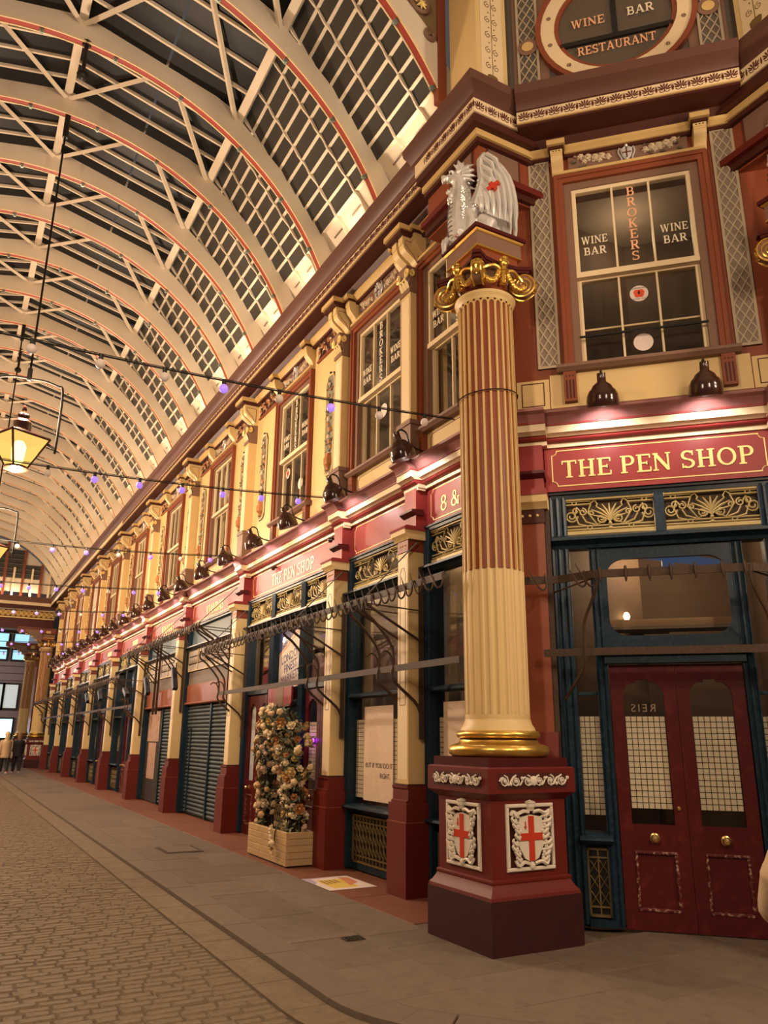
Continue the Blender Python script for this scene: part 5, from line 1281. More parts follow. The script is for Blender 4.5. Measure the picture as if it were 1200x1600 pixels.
# ================================================================ DRAGON
def dragon(cx,cy,label,flip=1,rot=0):
    t=thing('dragon_statue',None,cx,cy,6.64,label,'statue','silver dragons on the corner columns')
    U=Vector((.8,-.6,0)); V=Vector((-.6,-.8,0))
    def P(u,z,v=0): q=U*u+V*v*flip; return (q.x,q.y,z-6.64)
    b=MB()
    def tb(pts,n=12): b.tube([P(*p[:2],p[3] if len(p)>3 else 0) for p in pts],[p[2] for p in pts],n)
    # chest and neck, arched back then forward to the head
    tb([(-.20,6.66,.12),(-.215,6.80,.145),(-.225,6.95,.150),(-.225,7.10,.135),(-.215,7.24,.110),(-.215,7.36,.092),(-.225,7.46,.082),(-.25,7.52,.078)])
    # skull, upper jaw with lifted nose, open lower jaw
    tb([(-.19,7.50,.06),(-.25,7.52,.078),(-.31,7.545,.060),(-.36,7.545,.042),(-.40,7.54,.036),(-.425,7.55,.030)])
    tb([(-.415,7.57,.028),(-.43,7.585,.012)])
    tb([(-.24,7.44,.050),(-.29,7.395,.036),(-.335,7.365,.028),(-.37,7.362,.022),(-.385,7.375,.008)])
    for u,z,dz in ((-.42,7.525,-.055),(-.395,7.515,-.03),(-.365,7.512,-.03),(-.335,7.51,-.028)):
        for v in (.022,-.022): tb([(u,z,.010,v),(u-.004,z+dz,.002,v)],6)
    for u,z in ((-.365,7.375),(-.335,7.385)): tb([(u,z,.008,.018),(u,z+.03,.002,.018)],6)
    for s in (1,-1):
        b.ball(P(-.315,7.585,s*.045),.030,8,6,(1.3,1,.7)); b.ball(P(-.25,7.575,s*.055),.028,8,6)
        b.ball(P(-.405,7.565,s*.022),.014,6,5)
        # ear and cheek spikes fanning backwards
        for (u1,z1,r) in ((-.245,7.735,.030),(-.175,7.70,.034),(-.06,7.655,.036),(-.015,7.575,.034),(-.03,7.49,.034),(-.05,7.42,.030),(-.30,7.68,.022)):
            u0=-.22+.06*(u1+.2); z0=7.535+.35*(z1-7.54)
            tb([(u0,z0,r,s*.05),((u0+u1)/2,(z0+z1)/2+.008,r*.8,s*.065),(u1,z1,.003,s*.06)],7)
    # beard knobs
    for (u,z,r) in ((-.30,7.345,.030),(-.325,7.30,.036),(-.345,7.25,.032),(-.31,7.235,.028)): b.ball(P(u,z,.03),r,8,6); b.ball(P(u,z,-.03),r,8,6)
    # trunk and haunches
    tb([(-.20,6.83,.13),(-.08,6.86,.145),(.06,6.83,.125),(.16,6.76,.08)])
    for s in (1,-1):
        tb([(-.02,6.88,.10,s*.08),(.07,6.81,.095,s*.12),(.03,6.71,.05,s*.15),(-.06,6.675,.042,s*.165),(-.12,6.665,.030,s*.165)])
        tb([(-.15,7.00,.065,s*.10),(-.11,6.87,.052,s*.14),(-.13,6.75,.042,s*.165),(-.19,6.68,.036,s*.175),(-.24,6.667,.022,s*.175)])
        tb([(-.13,7.02,.085,s*.06),(-.06,7.12,.07,s*.09),(-.02,7.24,.055,s*.10)])
        for q in range(3): tb([(-.235-.012*q,6.672,.012,s*(.165+.012*q)),(-.275-.008*q,6.655,.004,s*(.168+.016*q))],6)
    remesh(b,.0085,SILVER,'body',t,1)
    rng=random.Random(4); scm=MB()
    for i in range(150):
        z=6.92+.46*(i%25)/25+rng.uniform(-.012,.012); th=rng.uniform(.0,1.35); r=.150 if z<7.05 else .150-(z-7.05)*.19
        uc=-.225+.03*max(0,(z-7.1)); scm.ball(P(uc+r*math.sin(th)*.98,z,r*math.cos(th)*.98),.016,6,4,(1,1,.8))
    for i in range(60):
        f=rng.random(); scm.ball(P(-.08+.09*f+rng.uniform(-.03,.05),7.04+.36*f,.15+rng.uniform(-.01,.012)),.017,6,4)
    tag(scm.build('scales',SILVER,t),kind='stuff')
    for s in (1,-1): MB().ball(P(-.322,7.562,s*.052),.012,7,5).build('eye',BLACK,t)
    tl=MB().tube([P(u,z,v) for u,z,v in ((.14,6.74,-.1),(.0,6.69,-.22),(-.2,6.68,-.22),(-.30,6.70,-.1),(-.33,6.72,.02),(-.38,6.72,.06),(-.41,6.66,.07),(-.41,6.60,.05),(-.43,6.56,.05))],[.05,.05,.045,.04,.035,.032,.034,.026,.01],8)
    tl.ball(P(-.40,6.685,.06),.042,8,6); tl.build('tail',SILVER,t)
    for k in range(8):
        z=6.74+k*.058; r=.150 if z<7.05 else .150-(z-7.05)*.19; r+=.002
        pts=[P(-.222-r*math.cos(a),z+.03*math.cos(a)-.02,r*math.sin(a)) for a in [-.75+.2*i for i in range(9)]]
        MB().tube(pts,.005,5).build('belly_line',LEAD,t)
    edge=[(.05,7.80),(.12,7.755),(.19,7.68),(.235,7.58),(.262,7.44),(.28,7.28),(.285,7.12),(.295,6.96),(.345,6.76)]
    for s in (1,-1):
        w_=MB(); vo=s*.115
        root=[(-.07,7.06),(-.035,7.16),(-.005,7.27),(.01,7.39),(.0,7.51),(.0,7.62),(.05,7.71)]
        w_.tube([P(u,z,vo+s*.02) for u,z in root],[.05,.06,.055,.045,.042,.045,.03],8)
        arm=[(-.02,7.18),(.0,7.30),(.01,7.42),(.015,7.54),(.03,7.64),(.07,7.69),(.11,7.67)]
        low=[(.0,6.97),(.06,6.95),(.12,6.92),(.18,6.88),(.235,6.85),(.29,6.80),(.345,6.74)]
        blg=[.0,.02,.045,.07,.09,.10,.105]
        for i,(st_,en) in enumerate(zip(arm,low)):
            m1=(st_[0]*.68+en[0]*.32+blg[i],st_[1]*.68+en[1]*.32); m2_=(st_[0]*.3+en[0]*.7+blg[i]*.75,st_[1]*.3+en[1]*.7)
            w_.tube(bezier([P(st_[0],st_[1],vo+s*.02),P(m1[0],m1[1],vo+s*(.045-.004*i)),P(m2_[0],m2_[1],vo+s*(.04-.004*i)),P(en[0],en[1],vo+s*.01)],9),[.022,.03,.034,.036,.036,.034,.031,.026,.016,.004],7)
        for i in range(5):      # short coverts over the upper wing
            st_=arm[i+1]; en=(st_[0]+.10+.012*i,st_[1]-.19-.02*i)
            w_.tube([P(st_[0],st_[1],vo+s*.045),P((st_[0]+en[0])/2+.02,(st_[1]+en[1])/2+.02,vo+s*.07),P(en[0],en[1],vo+s*.055)],[.024,.032,.006],7)
        pl=[P(u,z,vo-s*.012) for u,z in [(-.07,7.06),(.0,7.34),(0,7.58),(.05,7.70),(.12,7.66),(.19,7.53),(.225,7.40),(.25,7.17),(.27,6.95),(.29,6.83),(.1,6.93)]]
        pf=[P(u,z,vo+s*.012) for u,z in [(-.07,7.06),(.0,7.34),(0,7.58),(.05,7.70),(.12,7.66),(.19,7.53),(.225,7.40),(.25,7.17),(.27,6.95),(.29,6.83),(.1,6.93)]]
        k=len(pl); w_.add(pl+pf,[tuple(range(k)),tuple(range(2*k-1,k-1,-1))]+[(i,(i+1)%k,k+(i+1)%k,k+i) for i in range(k)])
        wo=w_.build('wing',SILVER,t)
        c=MB(); a=.62
        for (L,W,an) in ((.075,.02,a),(.05,.02,a+PI/2)):
            d=Vector((math.cos(an),math.sin(an))); nn=Vector((-d.y,d.x)); cc=Vector((.125,7.24))
            q=[cc+d*L+nn*W,cc+d*L-nn*W,cc-d*L-nn*W,cc-d*L+nn*W]
            c.add([P(p.x,p.y,vo+s*.05) for p in q]+[P(p.x,p.y,vo+s*(.10+ (.001 if L>.06 else 0))) for p in q],[(0,1,2,3),(7,6,5,4)]+[(i,(i+1)%4,4+(i+1)%4,4+i) for i in range(4)])
        c.build('wing_cross',CROSSR,wo)
    cl=MB()
    for u,z,v in ((-.13,6.70,.19),(-.10,6.69,.17),(-.26,6.68,.18),(-.05,6.70,.19)): cl.tube([P(u,z,v),P(u-.03,z-.03,v+.02)],[.016,.004],6)
    cl.build('red_claws',CROSSR,t)
    t.rotation_euler=(0,0,rot); return t
dragon(COLP[0],COLP[1],'silver dragon statue with red-crossed wing on top of the corner column')
d2=dragon(mc[0],mc[1],'second silver dragon at the right edge of the corner, mostly out of view',rot=-1.1)
# ================================================================ ROOF
RIBY=[6.65,8.5,10.5]+[12.15+1.61*k for k in range(21)]
RC=(.40,7.25); RR=4.5
roof=thing('ceiling',None,RC[0],25,7.25,kind='structure')
def AP(r,a): return (r*math.sin(a),r*math.cos(a))      # angle from vertical, +x right
A1=1.185
def arcbox(r0,r1,w,a0,a1,n=36,r1f=None):
    mb=MB(); vs=[];fs=[]
    for i in range(n+1):
        a=a0+(a1-a0)*i/n; q0=AP(r0,a); q1=AP(r1f(a) if r1f else r1,a)
        vs+=[(q0[0],-w/2,q0[1]),(q0[0],w/2,q0[1]),(q1[0],w/2,q1[1]),(q1[0],-w/2,q1[1])]
    for i in range(n):
        b_=4*i
        for j in range(4): fs.append((b_+j,b_+(j+1)%4,b_+4+(j+1)%4,b_+4+j))
    fs+=[(0,1,2,3),(4*n,4*n+1,4*n+2,4*n+3)]
    return mb.add(vs,fs)
AM,AK=.29,.545
def chord(a):   # polygonal extrados between purlins
    ks=[-1.25,-.92,-AK,-AM,0,AM,AK,.92,1.25]; a=max(-1.249,min(1.249,a))
    for p,q in zip(ks[:-1],ks[1:]):
        if p<=a<=q:
            h=(q-p)/2; base=4.5+(.44 if abs(p+q)/2<AK else .36)
            return base*math.cos(h)/math.cos(a-(p+q)/2)
    return 4.9
rib_me=arcbox(RR,RR+.36,.13,-A1,A1,72,chord).mesh('rib',ROOFC,ang=.5)
soff_me=arcbox(RR-.02,RR,.09,-A1,A1,48).mesh('soffit_strip',ROOFR)
edge_me=MB()
for s in (-1,1): edge_me.merge(arcbox(RR-.03,RR,.018,-A1,A1,48),Matrix.Translation((0,s*.058,0)))
edge_me=edge_me.mesh('soffit_edge',CREAM2)
fit_me=MB().box(-.03,.03,-.025,.025,-.05,0).box(-.02,.02,-.02,.02,-.075,-.05).mesh('spot_fitting',mat('verdigris_fitting',(.22,.27,.24),.4,metal=.5))
for y in RIBY:
    r_=inst('rib',rib_me,roof,(0,y-25,0)); inst('soffit_strip',soff_me,r_); inst('soffit_edge',edge_me,r_)
    for a in (-.62,-.36,-.12,.12,.36,.62,.85,1.06):
        q=AP(RR-.02,a); inst('spot_fitting',fit_me,r_,(q[0],0,q[1]),(0,a,0))
box(4.3-RC[0],5.1-RC[0],5.6-25,45.2-25,8.60-RC[1],8.636-RC[1]).build('eaves_gutter_board',ROOFC,roof)
Y0,Y1=6.0,45.2
def purlin(a,r_,w,h): 
    q=AP(r_,a); o=MB().box(-w/2,w/2,Y0-25,Y1-25,-h/2,h/2).build('purlin',ROOFC,roof,loc=(q[0],0,q[1]),rot=(0,a,0)); return o
for a in (-AK,-AM,0,AM,AK): purlin(a,4.90,.13,.10)
# upper glazed slopes
RZ=12.16-RC[1]; KX,KZ=AP(5.0,AK)
def slope_pt(s,f): return Vector((s*KX*f,0,RZ+(KZ-RZ)*f))
pane_far={}
panes=0
for s in (1,-1):
    a=slope_pt(s,0);b_=slope_pt(s,1); L=(b_-a).length; ang=math.atan2(-(b_.z-a.z),(b_.x-a.x)) if s>0 else math.atan2(-(b_.z-a.z),(b_.x-a.x))
    bar=MB().box(0,L,-.018,.018,-.03,.03).mesh('glazing_bar',ROOFC)
    for i in range(len(RIBY)):
        y0=RIBY[i]; y1=RIBY[i+1] if i+1<len(RIBY) else Y1
        n=4
        for k in range(n):
            yy=y0+(y1-y0)*k/n
            if k: inst('glazing_bar',bar,roof,(a.x,yy-25,a.z),(0,ang,0))
            for h in (0,1):
                p=slope_pt(s,h*.5); o=MB().box(.02,L/2-.02,.02,(y1-y0)/n-.02,.0,.008)
                key=(s,round(y1-y0,3))
                if key not in pane_far: pane_far[key]=o.mesh('roof_pane',SKYG,False)
                inst('roof_pane',pane_far[key],roof,(p.x,yy-25,p.z+.03),(0,ang,0))
# wind bracing between ribs, zigzag
def brace(p,q,w=.045): return MB().tube([p,q],w,4)
for i in range(len(RIBY)-1):
    y0,y1=RIBY[i]-25,RIBY[i+1]-25
    def RP(a,y): q=AP(4.80,a); return (q[0],y,q[1])
    for pa,pb,ya,yb in ((-AM,0,y0,y1),(0,AM,y1,y0),(AM,AK,y0,y1)):
        brace(RP(pa,ya),RP(pb,yb)).build('brace',ROOFC,roof,ang=.3)
# lower louvred slope (right) : stepped glass between fins
TOP=Vector((KX+.06,0,KZ+.0)); FOOT=Vector((5.0-RC[0],0,9.08-RC[1])); DV=FOOT-TOP; LL=DV.length
fin_pts=[]
NS=9; tl=.74
def lp(t,off=0): 
    d=DV.normalized(); n=Vector((-d.z,0,d.x)); n=n if n.x<0 else -n
    return TOP+DV*t+n*off
inn=[];
for i in range(41):
    t_=i/40; inn.append(lp(t_,.045+.012*math.sin(i*1.35)+(.05*max(0,(t_-.74)/.26))))
outp_=[lp(1,-.06),lp(0,-.06)]
fin_me=MB().ext([(p.x,p.z) for p in inn]+[(p.x,p.z) for p in outp_],-.014,.014,'y').mesh('louvre_fin',ROOFC,False)
foot_me=None
far_l=MB(); far_s=MB(); npane=0
lv=[lp(tl*k/NS) for k in range(NS+1)]
def louvre_meshes(w):
    k=0; p=lv[0]; q=lv[1]; rise=p.z-q.z; run=q.x-p.x
    pane=MB().ext([(0,0),(.012,0),(run*.80+.012,-rise),(run*.80,-rise)],.0,w,'y')
    sill=MB().ext([(run*.80-.012,-rise-.006),(run+.012,-rise-.006),(run+.012,-rise+.006),(run*.80-.012,-rise+.006)],0,w,'y')
    return pane,sill
LM={}
for i in range(0,len(RIBY)):
    y0=RIBY[i]; y1=RIBY[i+1] if i+1<len(RIBY) else Y1
    if y1-y0<.3: continue
    n=3
    for k in range(n):
        ya=y0+(y1-y0)*k/n; w_=(y1-y0)/n-.028
        inst('louvre_fin',fin_me,roof,(0,ya-25,0))
        key=round(w_,3)
        if key not in LM:
            pa,si=louvre_meshes(w_); LM[key]=(pa,si,pa.mesh('louvre_pane',LOUV,False),si.mesh('louvre_sill',ROOFC,False))
        pa,si,pm,sm_=LM[key]
        for j in range(NS):
            p=lv[j]; loc=Vector((p.x,ya+.014-25,p.z))
            if npane<300: inst('louvre_pane',pm,roof,loc); inst('louvre_sill',sm_,roof,loc); npane+=1
            else: far_l.merge(pa,Matrix.Translation(loc)); far_s.merge(si,Matrix.Translation(loc))
        # solid boards under the glass
        a_=lp(tl);b_=lp(1.0)
        bd=MB().ext([(a_.x,a_.z+.01),(a_.x+.03,a_.z+.01),(b_.x+.03,b_.z),(b_.x+.03,8.6-RC[1]),(b_.x,8.6-RC[1]),(b_.x,b_.z)],0,w_,'y').build('eaves_board',ROOFC,roof,loc=(0,ya+.014-25,0))
        for f_ in (.80,.90,.935):
            q=lp(f_,.003); MB().box(-.012,.012,.05,w_*.55,-.008,.008).build('board_groove',LATTB,bd,loc=(q.x,0,q.z))
if far_l.v:
    tag(far_l.build('louvre_panes_beyond',LOUV,roof,smooth=False),kind='stuff'); tag(far_s.build('louvre_sills_beyond',ROOFC,roof,smooth=False),kind='stuff')
# left slope below the knee, boarded
MB().ext([(-KX-.02,KZ),(-KX-.06,KZ),(-4.40,8.7-RC[1]),(-4.34,8.7-RC[1])],Y0-25,Y1-25,'y').build('left_boarding',ROOFC,roof)
# uplights standing on the cornice
UPB=mat('uplight_lens',(1,.9,.7),.3,emit=(1,.8,.5),es=25)
def uplight():
    t=thing('cornice_uplight',None,0,0,8.645); box(-.05,.05,-.09,.09,0,.035).build('housing',LEAD,t); MB().box(-.04,.04,-.08,.08,.035,.04).build('lens',UPB,t); return t
up0=uplight(); k=0
for i in range(len(RIBY)-1):
    y=RIBY[i]+(RIBY[i+1]-RIBY[i])*.5
    o=up0 if k==0 else copy_tree(up0); o.location=(4.70,y,8.64); tag(o,'small uplight on the cornice in the %s roof bay from the corner'%ORD[k],'uplight','cornice uplights'); k+=1
    L=plight('uplight_light',(4.72,y,8.74),P_UP,UPL,.04,kind='SPOT',spot_size=1.35,spot_blend=.7)
    L.rotation_euler=(Vector((3.95,y,10.4))-Vector(L.location)).to_track_quat('-Z','Y').to_euler()
# ================================================================ opposite side of the street (out of frame) and crossing
lx=RC[0]-(WX-RC[0])
wl=thing('wall_left',None,lx,25,0,kind='structure')
box(-.4,0,-18.4,20.4,0,8.7).build('wall_face',CREAM,wl); box(0,.10,-18.4,20.4,0,1.1).build('dado',CRIMS,wl); box(0,.12,-18.4,20.4,4.0,4.8).build('fascia',SIGNR,wl); box(0,.42,-18.4,20.4,8.2,8.64).build('cornice',CROWN,wl); box(0.0,.06,-18.4,20.4,1.1,4.0).build('shop_glazing',NAVY,wl)
# drum of the crossing above the corner: grey panels, round window, cream pilasters
dr=thing('wall_drum',CH,0,-.02,8.6,kind='structure')
box(-1.5,1.5,0,.3,0,4.6).build('drum_wall',DRUM,dr)
for s_ in (-1,1): box(min(s_*.78,s_*1.2),max(s_*.78,s_*1.2),-.012,0,0,4.6).build('mauve_border',MAUVE,dr)
RO,RI=.86,.70; CZc=1.20
def ringmesh(r0,r1,y0,y1,n=40,sz=1.0):
    mb=MB();vs=[];fs=[]
    for i in range(n):
        a=2*PI*i/n; c_,s_=math.cos(a),math.sin(a)
        vs+=[(r0*c_,y0,r0*s_*sz),(r1*c_,y0,r1*s_*sz),(r1*c_,y1,r1*s_*sz),(r0*c_,y1,r0*s_*sz)]
    for i in range(n):
        b_=4*i;q=4*((i+1)%n)
        for j in range(4): fs.append((b_+j,b_+(j+1)%4,q+(j+1)%4,q+j))
    return mb.add(vs,fs)
wd_=thing('window_12',CH,0,-.034,8.6+CZc,kind='structure')
ringmesh(RI,RO,-.05,.02).build('cream_ring',CREAM2,wd_); ringmesh(RO,RO+.06,-.07,.02).build('outer_bead',RUST,wd_); ringmesh(RI-.05,RI,-.03,.04).build('inner_bead',RUST,wd_)
for i in range(12):
    a=2*PI*(i+.5)/12; r_=.78; fm=MB()
    for j in range(4): fm.box(-.005+.022*math.cos(j*PI/2),.005+.022*math.cos(j*PI/2),-.004,0,-.005+.022*math.sin(j*PI/2),.005+.022*math.sin(j*PI/2))
    fm.ball((0,0,0),.009,5,4); 
    for j in range(4): fm.ball((.02*math.cos(j*PI/2+.78),0,.02*math.sin(j*PI/2+.78)),.007,5,4)
    fm.build('painted_floret',DKLINE,wd_,loc=(r_*math.cos(a),-.052,r_*math.sin(a)),rot=(0,-a,0))
disc(RI-.04,INTERD,'dark_room',wd_,0,.02,0,n=40); 
MB().ext([((RI-.05)*math.cos(2*PI*i/40),(RI-.05)*math.sin(2*PI*i/40)) for i in range(40)],-.012,-.008,'y').build('pane',GLASS,wd_)
box(-.03,.03,-.025,.0,-.2,.65).build('mullion',BLACK,wd_); box(-.64,.64,-.03,.0,-.26,-.2).build('transom',BLACK,wd_)
serif('WINE',.12,WLETO,wd_,-.30,-.013,.0,sx=.9); serif('BAR',.12,WLET,wd_,.30,-.013,.02,sx=.95); serif('RESTAURANT',.12,WLETO,wd_,.0,-.013,-.42,sx=.82)
for sx in (-1,1):
    t=thing('drum_lattice_panel',CH,sx*1.02,-.034,8.66,'tall curved lattice panel on the drum, %s of the round window'%('left' if sx<0 else 'right'),'lattice panel')
    w_=.13; box(-w_,w_,-.012,0,0,3.4).build('backing',DRUM,t)
    MB().box(-w_,-w_+.03,-.03,0,0,3.4).box(w_-.03,w_,-.03,0,0,3.4).build('frame',LATT,t)
    for k in range(-2,22):
        for sg in (1,-1):
            z0=k*.17; 
            if z0<0.02 or z0+.34>3.38: continue
            MB().tube([(-sg*(w_-.03),-.018,z0),(sg*(w_-.03),-.018,z0+.34)],.009,4).build('lattice_bar',LATT,t)
    b_=disc(.07,OCHRE,'boss',t,0,-.05,1.0); disc(.12,MAUVE,'boss_ring',t,0,-.04,1.0)
# cream pilaster with painted vase ornament over the column, and the spandrel of the first arch
for sx,lb in ((-1,'cream drum pilaster with painted vase scrollwork above the corner dragon'),(1,'cream drum pilaster with painted scrollwork at the top right edge')):
    px_,py_=(4.42,5.90) if sx<0 else mir((4.42,5.90))
    t=thing('drum_pilaster',None,px_,py_,8.63,lb,'pilaster','drum pilasters')
    wx,wy=(.45,.55) if sx<0 else (.55,.45)
    box(0,wx,0,wy,0,4.4).build('shaft',CREAM,t)
    for yy in (0,1):
        if sx<0 and yy: continue
        M=Matrix.Identity(4) if yy==0 else Matrix.Translation((0,wy,0))@Matrix.Rotation(-PI/2,4,'Z')
        c0=(wx if not yy else wy)/2
        MB().box(c0-.16,c0+.16,-.008,0,.22,4.0).xf(M).build('panel',CREAM2,t)
        mb=MB(); cx=c0
        mb.lathe([(.0,.0),(.04,.0),(.015,.04),(.02,.07),(.07,.14),(.075,.2),(.05,.22)],8,(0,0,0)); mb.xf(Matrix.Translation((cx,-.008,.28))@Matrix.Diagonal((1,.08,1,1)))
        mb.tube([(cx,-.009,.5),(cx,-.009,3.9)],.005,4)
        for k in range(14):
            for s in (-1,1):
                mb.tube([(cx+s*(.055+p[0]),-.009,.62+k*.23+p[2]) for p in volute(.05,1.3,n=10,sgn=s)],.005,4); mb.ball((cx+s*.04,-.009,.74+k*.23),.012,5,4,(1,.3,1))
        mb.xf(M).build('painted_scrollwork',mat('olive_scroll_paint',(.16,.10,.035),.5),t)
t=thing('spandrel_panel',None,4.1,6.60,8.6,'carved red and gold spandrel with star beside the first roof arch','spandrel')
MB().ext([(.34,.9),(.34,3.6),(-1.6,3.6),(-1.0,2.75),(-.45,2.05),(0,1.4)],0,.08,'y').build('panel',mat('spandrel_olive',(.20,.14,.07),.5),t)
MB().box(.22,.34,-.03,.08,.6,3.6).build('red_post',RUST,t)
st=MB()
for k in range(8):
    a=k*PI/4; st.tube([(0,0,0),(.11*math.cos(a),0,.11*math.sin(a))],[.028,.004],5)
st.build('gilt_star',GOLDP,t,loc=(-.02,-.03,2.0))
sv=MB()
for (cx,cz,r_) in ((-.02,2.0,.2),(.12,1.55,.09),(-.4,2.5,.2),(-.1,2.6,.12)): sv.tube([(cx+p[0],-.02,cz+p[2]) for p in volute(r_,1.3,n=20)],.035,6)
sv.build('carved_scroll',MAUVE,t)
# crossing roof (above the camera, out of frame) and support for the added lanterns
cr=thing('ceiling_crossing',None,1.5,-1,13.4,kind='structure'); box(-9,9,-9,7.2,0,.2).build('boards',ROOFC,cr)
# ================================================================ LANTERNS
LGL=bpy.data.materials.new('lantern_glass'); LGL.use_nodes=True; _n=LGL.node_tree; _n.nodes.clear()
_o=_n.nodes.new('ShaderNodeOutputMaterial'); _x=_n.nodes.new('ShaderNodeMixShader'); _t=_n.nodes.new('ShaderNodeBsdfTransparent'); _e=_n.nodes.new('ShaderNodeEmission')
_t.inputs[0].default_value=(1,.86,.52,1); _e.inputs[0].default_value=(1,.60,.16,1); _e.inputs[1].default_value=.55; _x.inputs[0].default_value=.62
_n.links.new(_t.outputs[0],_x.inputs[1]); _n.links.new(_e.outputs[0],_x.inputs[2]); _n.links.new(_x.outputs[0],_o.inputs[0])
MATTE=mat('matte_black_iron',(.010,.009,.008),.95,var=.1)
LCORE=mat('lantern_core',(1,.9,.7),.4,emit=(1,.84,.55),es=14)
def lantern(label,x,y,ztop,zl=5.0,sc=1.0):
    """zl = height of the lantern's lower ring"""
    t=thing('street_lantern',None,x,y,zl,label,'lantern','hanging street lanterns')
    rb,rt,h=.15,.42,.52
    for k in range(4):
        a0=-.22+k*PI/2;a1=a0+PI/2; q=MB(); A=[(rb*math.cos(a0),rb*math.sin(a0),.05),(rb*math.cos(a1),rb*math.sin(a1),.05),(rt*math.cos(a1),rt*math.sin(a1),h),(rt*math.cos(a0),rt*math.sin(a0),h)]
        B=[(p[0]*.985,p[1]*.985,p[2]) for p in A]; q.add(A+B,[(0,1,2,3),(7,6,5,4),(0,4,5,1),(1,5,6,2),(2,6,7,3),(3,7,4,0)]); q.build('lantern_pane',LGL,t,smooth=False)
        MB().tube([A[0],A[3]],.018,5).build('corner_bar',SHADEM,t)
    MB().lathe([(.0,.0),(.10,.0),(.17,.03),(.17,.06),(.0,.06)],12).build('lower_ring',SHADEM,t)
    fr=MB()
    for k in range(4):
        a0=-.22+k*PI/2;a1=a0+PI/2; fr.tube([(rt*math.cos(a0),rt*math.sin(a0),h),(rt*math.cos(a1),rt*math.sin(a1),h)],.022,5)
    fr.build('upper_rim',SHADEM,t)
    roof_=MB()
    for k in range(4):
        a0=-.22+k*PI/2;a1=a0+PI/2; roof_.add([(rt*math.cos(a0),rt*math.sin(a0),h+.01),(rt*math.cos(a1),rt*math.sin(a1),h+.01),(.13*math.cos(a1),.13*math.sin(a1),h+.13),(.13*math.cos(a0),.13*math.sin(a0),h+.13)],[(0,1,2,3)])
    roof_.build('lantern_roof',SHADEM,t,smooth=False)
    MB().lathe([(.13,h+.12),(.135,h+.24),(.10,h+.29),(.05,h+.31),(.085,h+.34),(.09,h+.365),(.05,h+.385),(.02,h+.395),(.04,h+.45),(.03,h+.49),(0,h+.55)],12).build('chimney',SHADEM,t)
    MB().lathe([(0,.12),(.08,.14),(.10,.38),(.06,.46),(0,.47)],10).build('mantle',LCORE,t)
    zt=1.44; W=.47
    MB().tube(bezier([(W+.02,0,h-.18),(W+.03,0,h+.2),(W+.02,0,h+.85),(W-.06,0,zt),(W-.25,0,zt+.05),(0,0,zt+.05),(-W+.25,0,zt+.05),(-W+.06,0,zt),(-W-.02,0,h+.85),(-W-.03,0,h+.2),(-W-.02,0,h-.18)],40),.02,6).build('hanging_frame',MATTE,t)
    for s in (-1,1): MB().tube([(s*rt*.75,0,h-.02),(s*(W+.02),0,h-.10)],.02,5).build('frame_lug',MATTE,t)
    H_=ztop-zl
    MB().tube([(0,0,zt+.05),(0,0,H_)],.016,6).build('rod',MATTE,t); MB().tube([(0,0,H_-.45),(0,0,H_)],.045,8).build('rod_sleeve',BLACK,t); MB().tube([(0,0,zt+.02),(0,0,zt+.22)],.035,6).build('rod_foot',MATTE,t)
    t.rotation_euler=(0,0,-.1)
    return t
for k,(x,y,lb) in enumerate(((.45,12.15,'glowing hanging street lantern nearest in view, on a long rod from the roof'),(.45,20.2,'second hanging street lantern at the left edge, behind the nearest'),(-1.3,28.25,'third hanging street lantern, added unseen left of the frame to light the street'),(-1.6,36.3,'fourth hanging street lantern, added unseen left of the frame to light the street'))):  # last two lanterns are added out of view to light the far street
    lantern(lb,x,y,RC[1]+math.sqrt(RR**2-(x-RC[0])**2)-.02,5.33); plight('lantern_and_fill_light',(x,y,5.22),P_LANTERN*.45,WARM,.12); plight('lantern_and_fill_light',(x,y,6.30),P_LANTERN*.85,WARM,.12)  # upper light, above the opaque lantern roof, is added to brighten the vault
for k,(x,y,lb) in enumerate(((-2.6,1.2,'unseen lantern added for fill light behind and left of the viewer'),(2.2,-3.0,'unseen lantern added for fill light behind the viewer'),(7.2,-.6,'unseen lantern added for fill light behind and right of the viewer'))):  # unseen lanterns added in the crossing as warm fill on the corner
    lantern(lb,x,y,13.4,5.6); plight('lantern_and_fill_light',(x,y,5.55),P_CROSS_FILL*.55,WARM,.25); plight('lantern_and_fill_light',(x,y,6.7),P_CROSS_FILL*.45,WARM,.25)
# short drop rods with ball under two ribs
for y,lb in ((10.5,'short black drop rod with ball under the third roof rib'),(21.81,'short black drop rod with ball farther down the roof')):
    t=thing('drop_rod',None,.5,y,11.2,lb,'drop rod'); MB().tube([(0,0,.53),(0,0,0)],.03,6).build('rod',BLACK,t); MB().ball((0,0,-.04),.085,10,8).build('ball',BLACK,t); MB().tube([(0,0,.5),(0,0,.56)],[.05,.09],8).build('socket',BLACK,t)
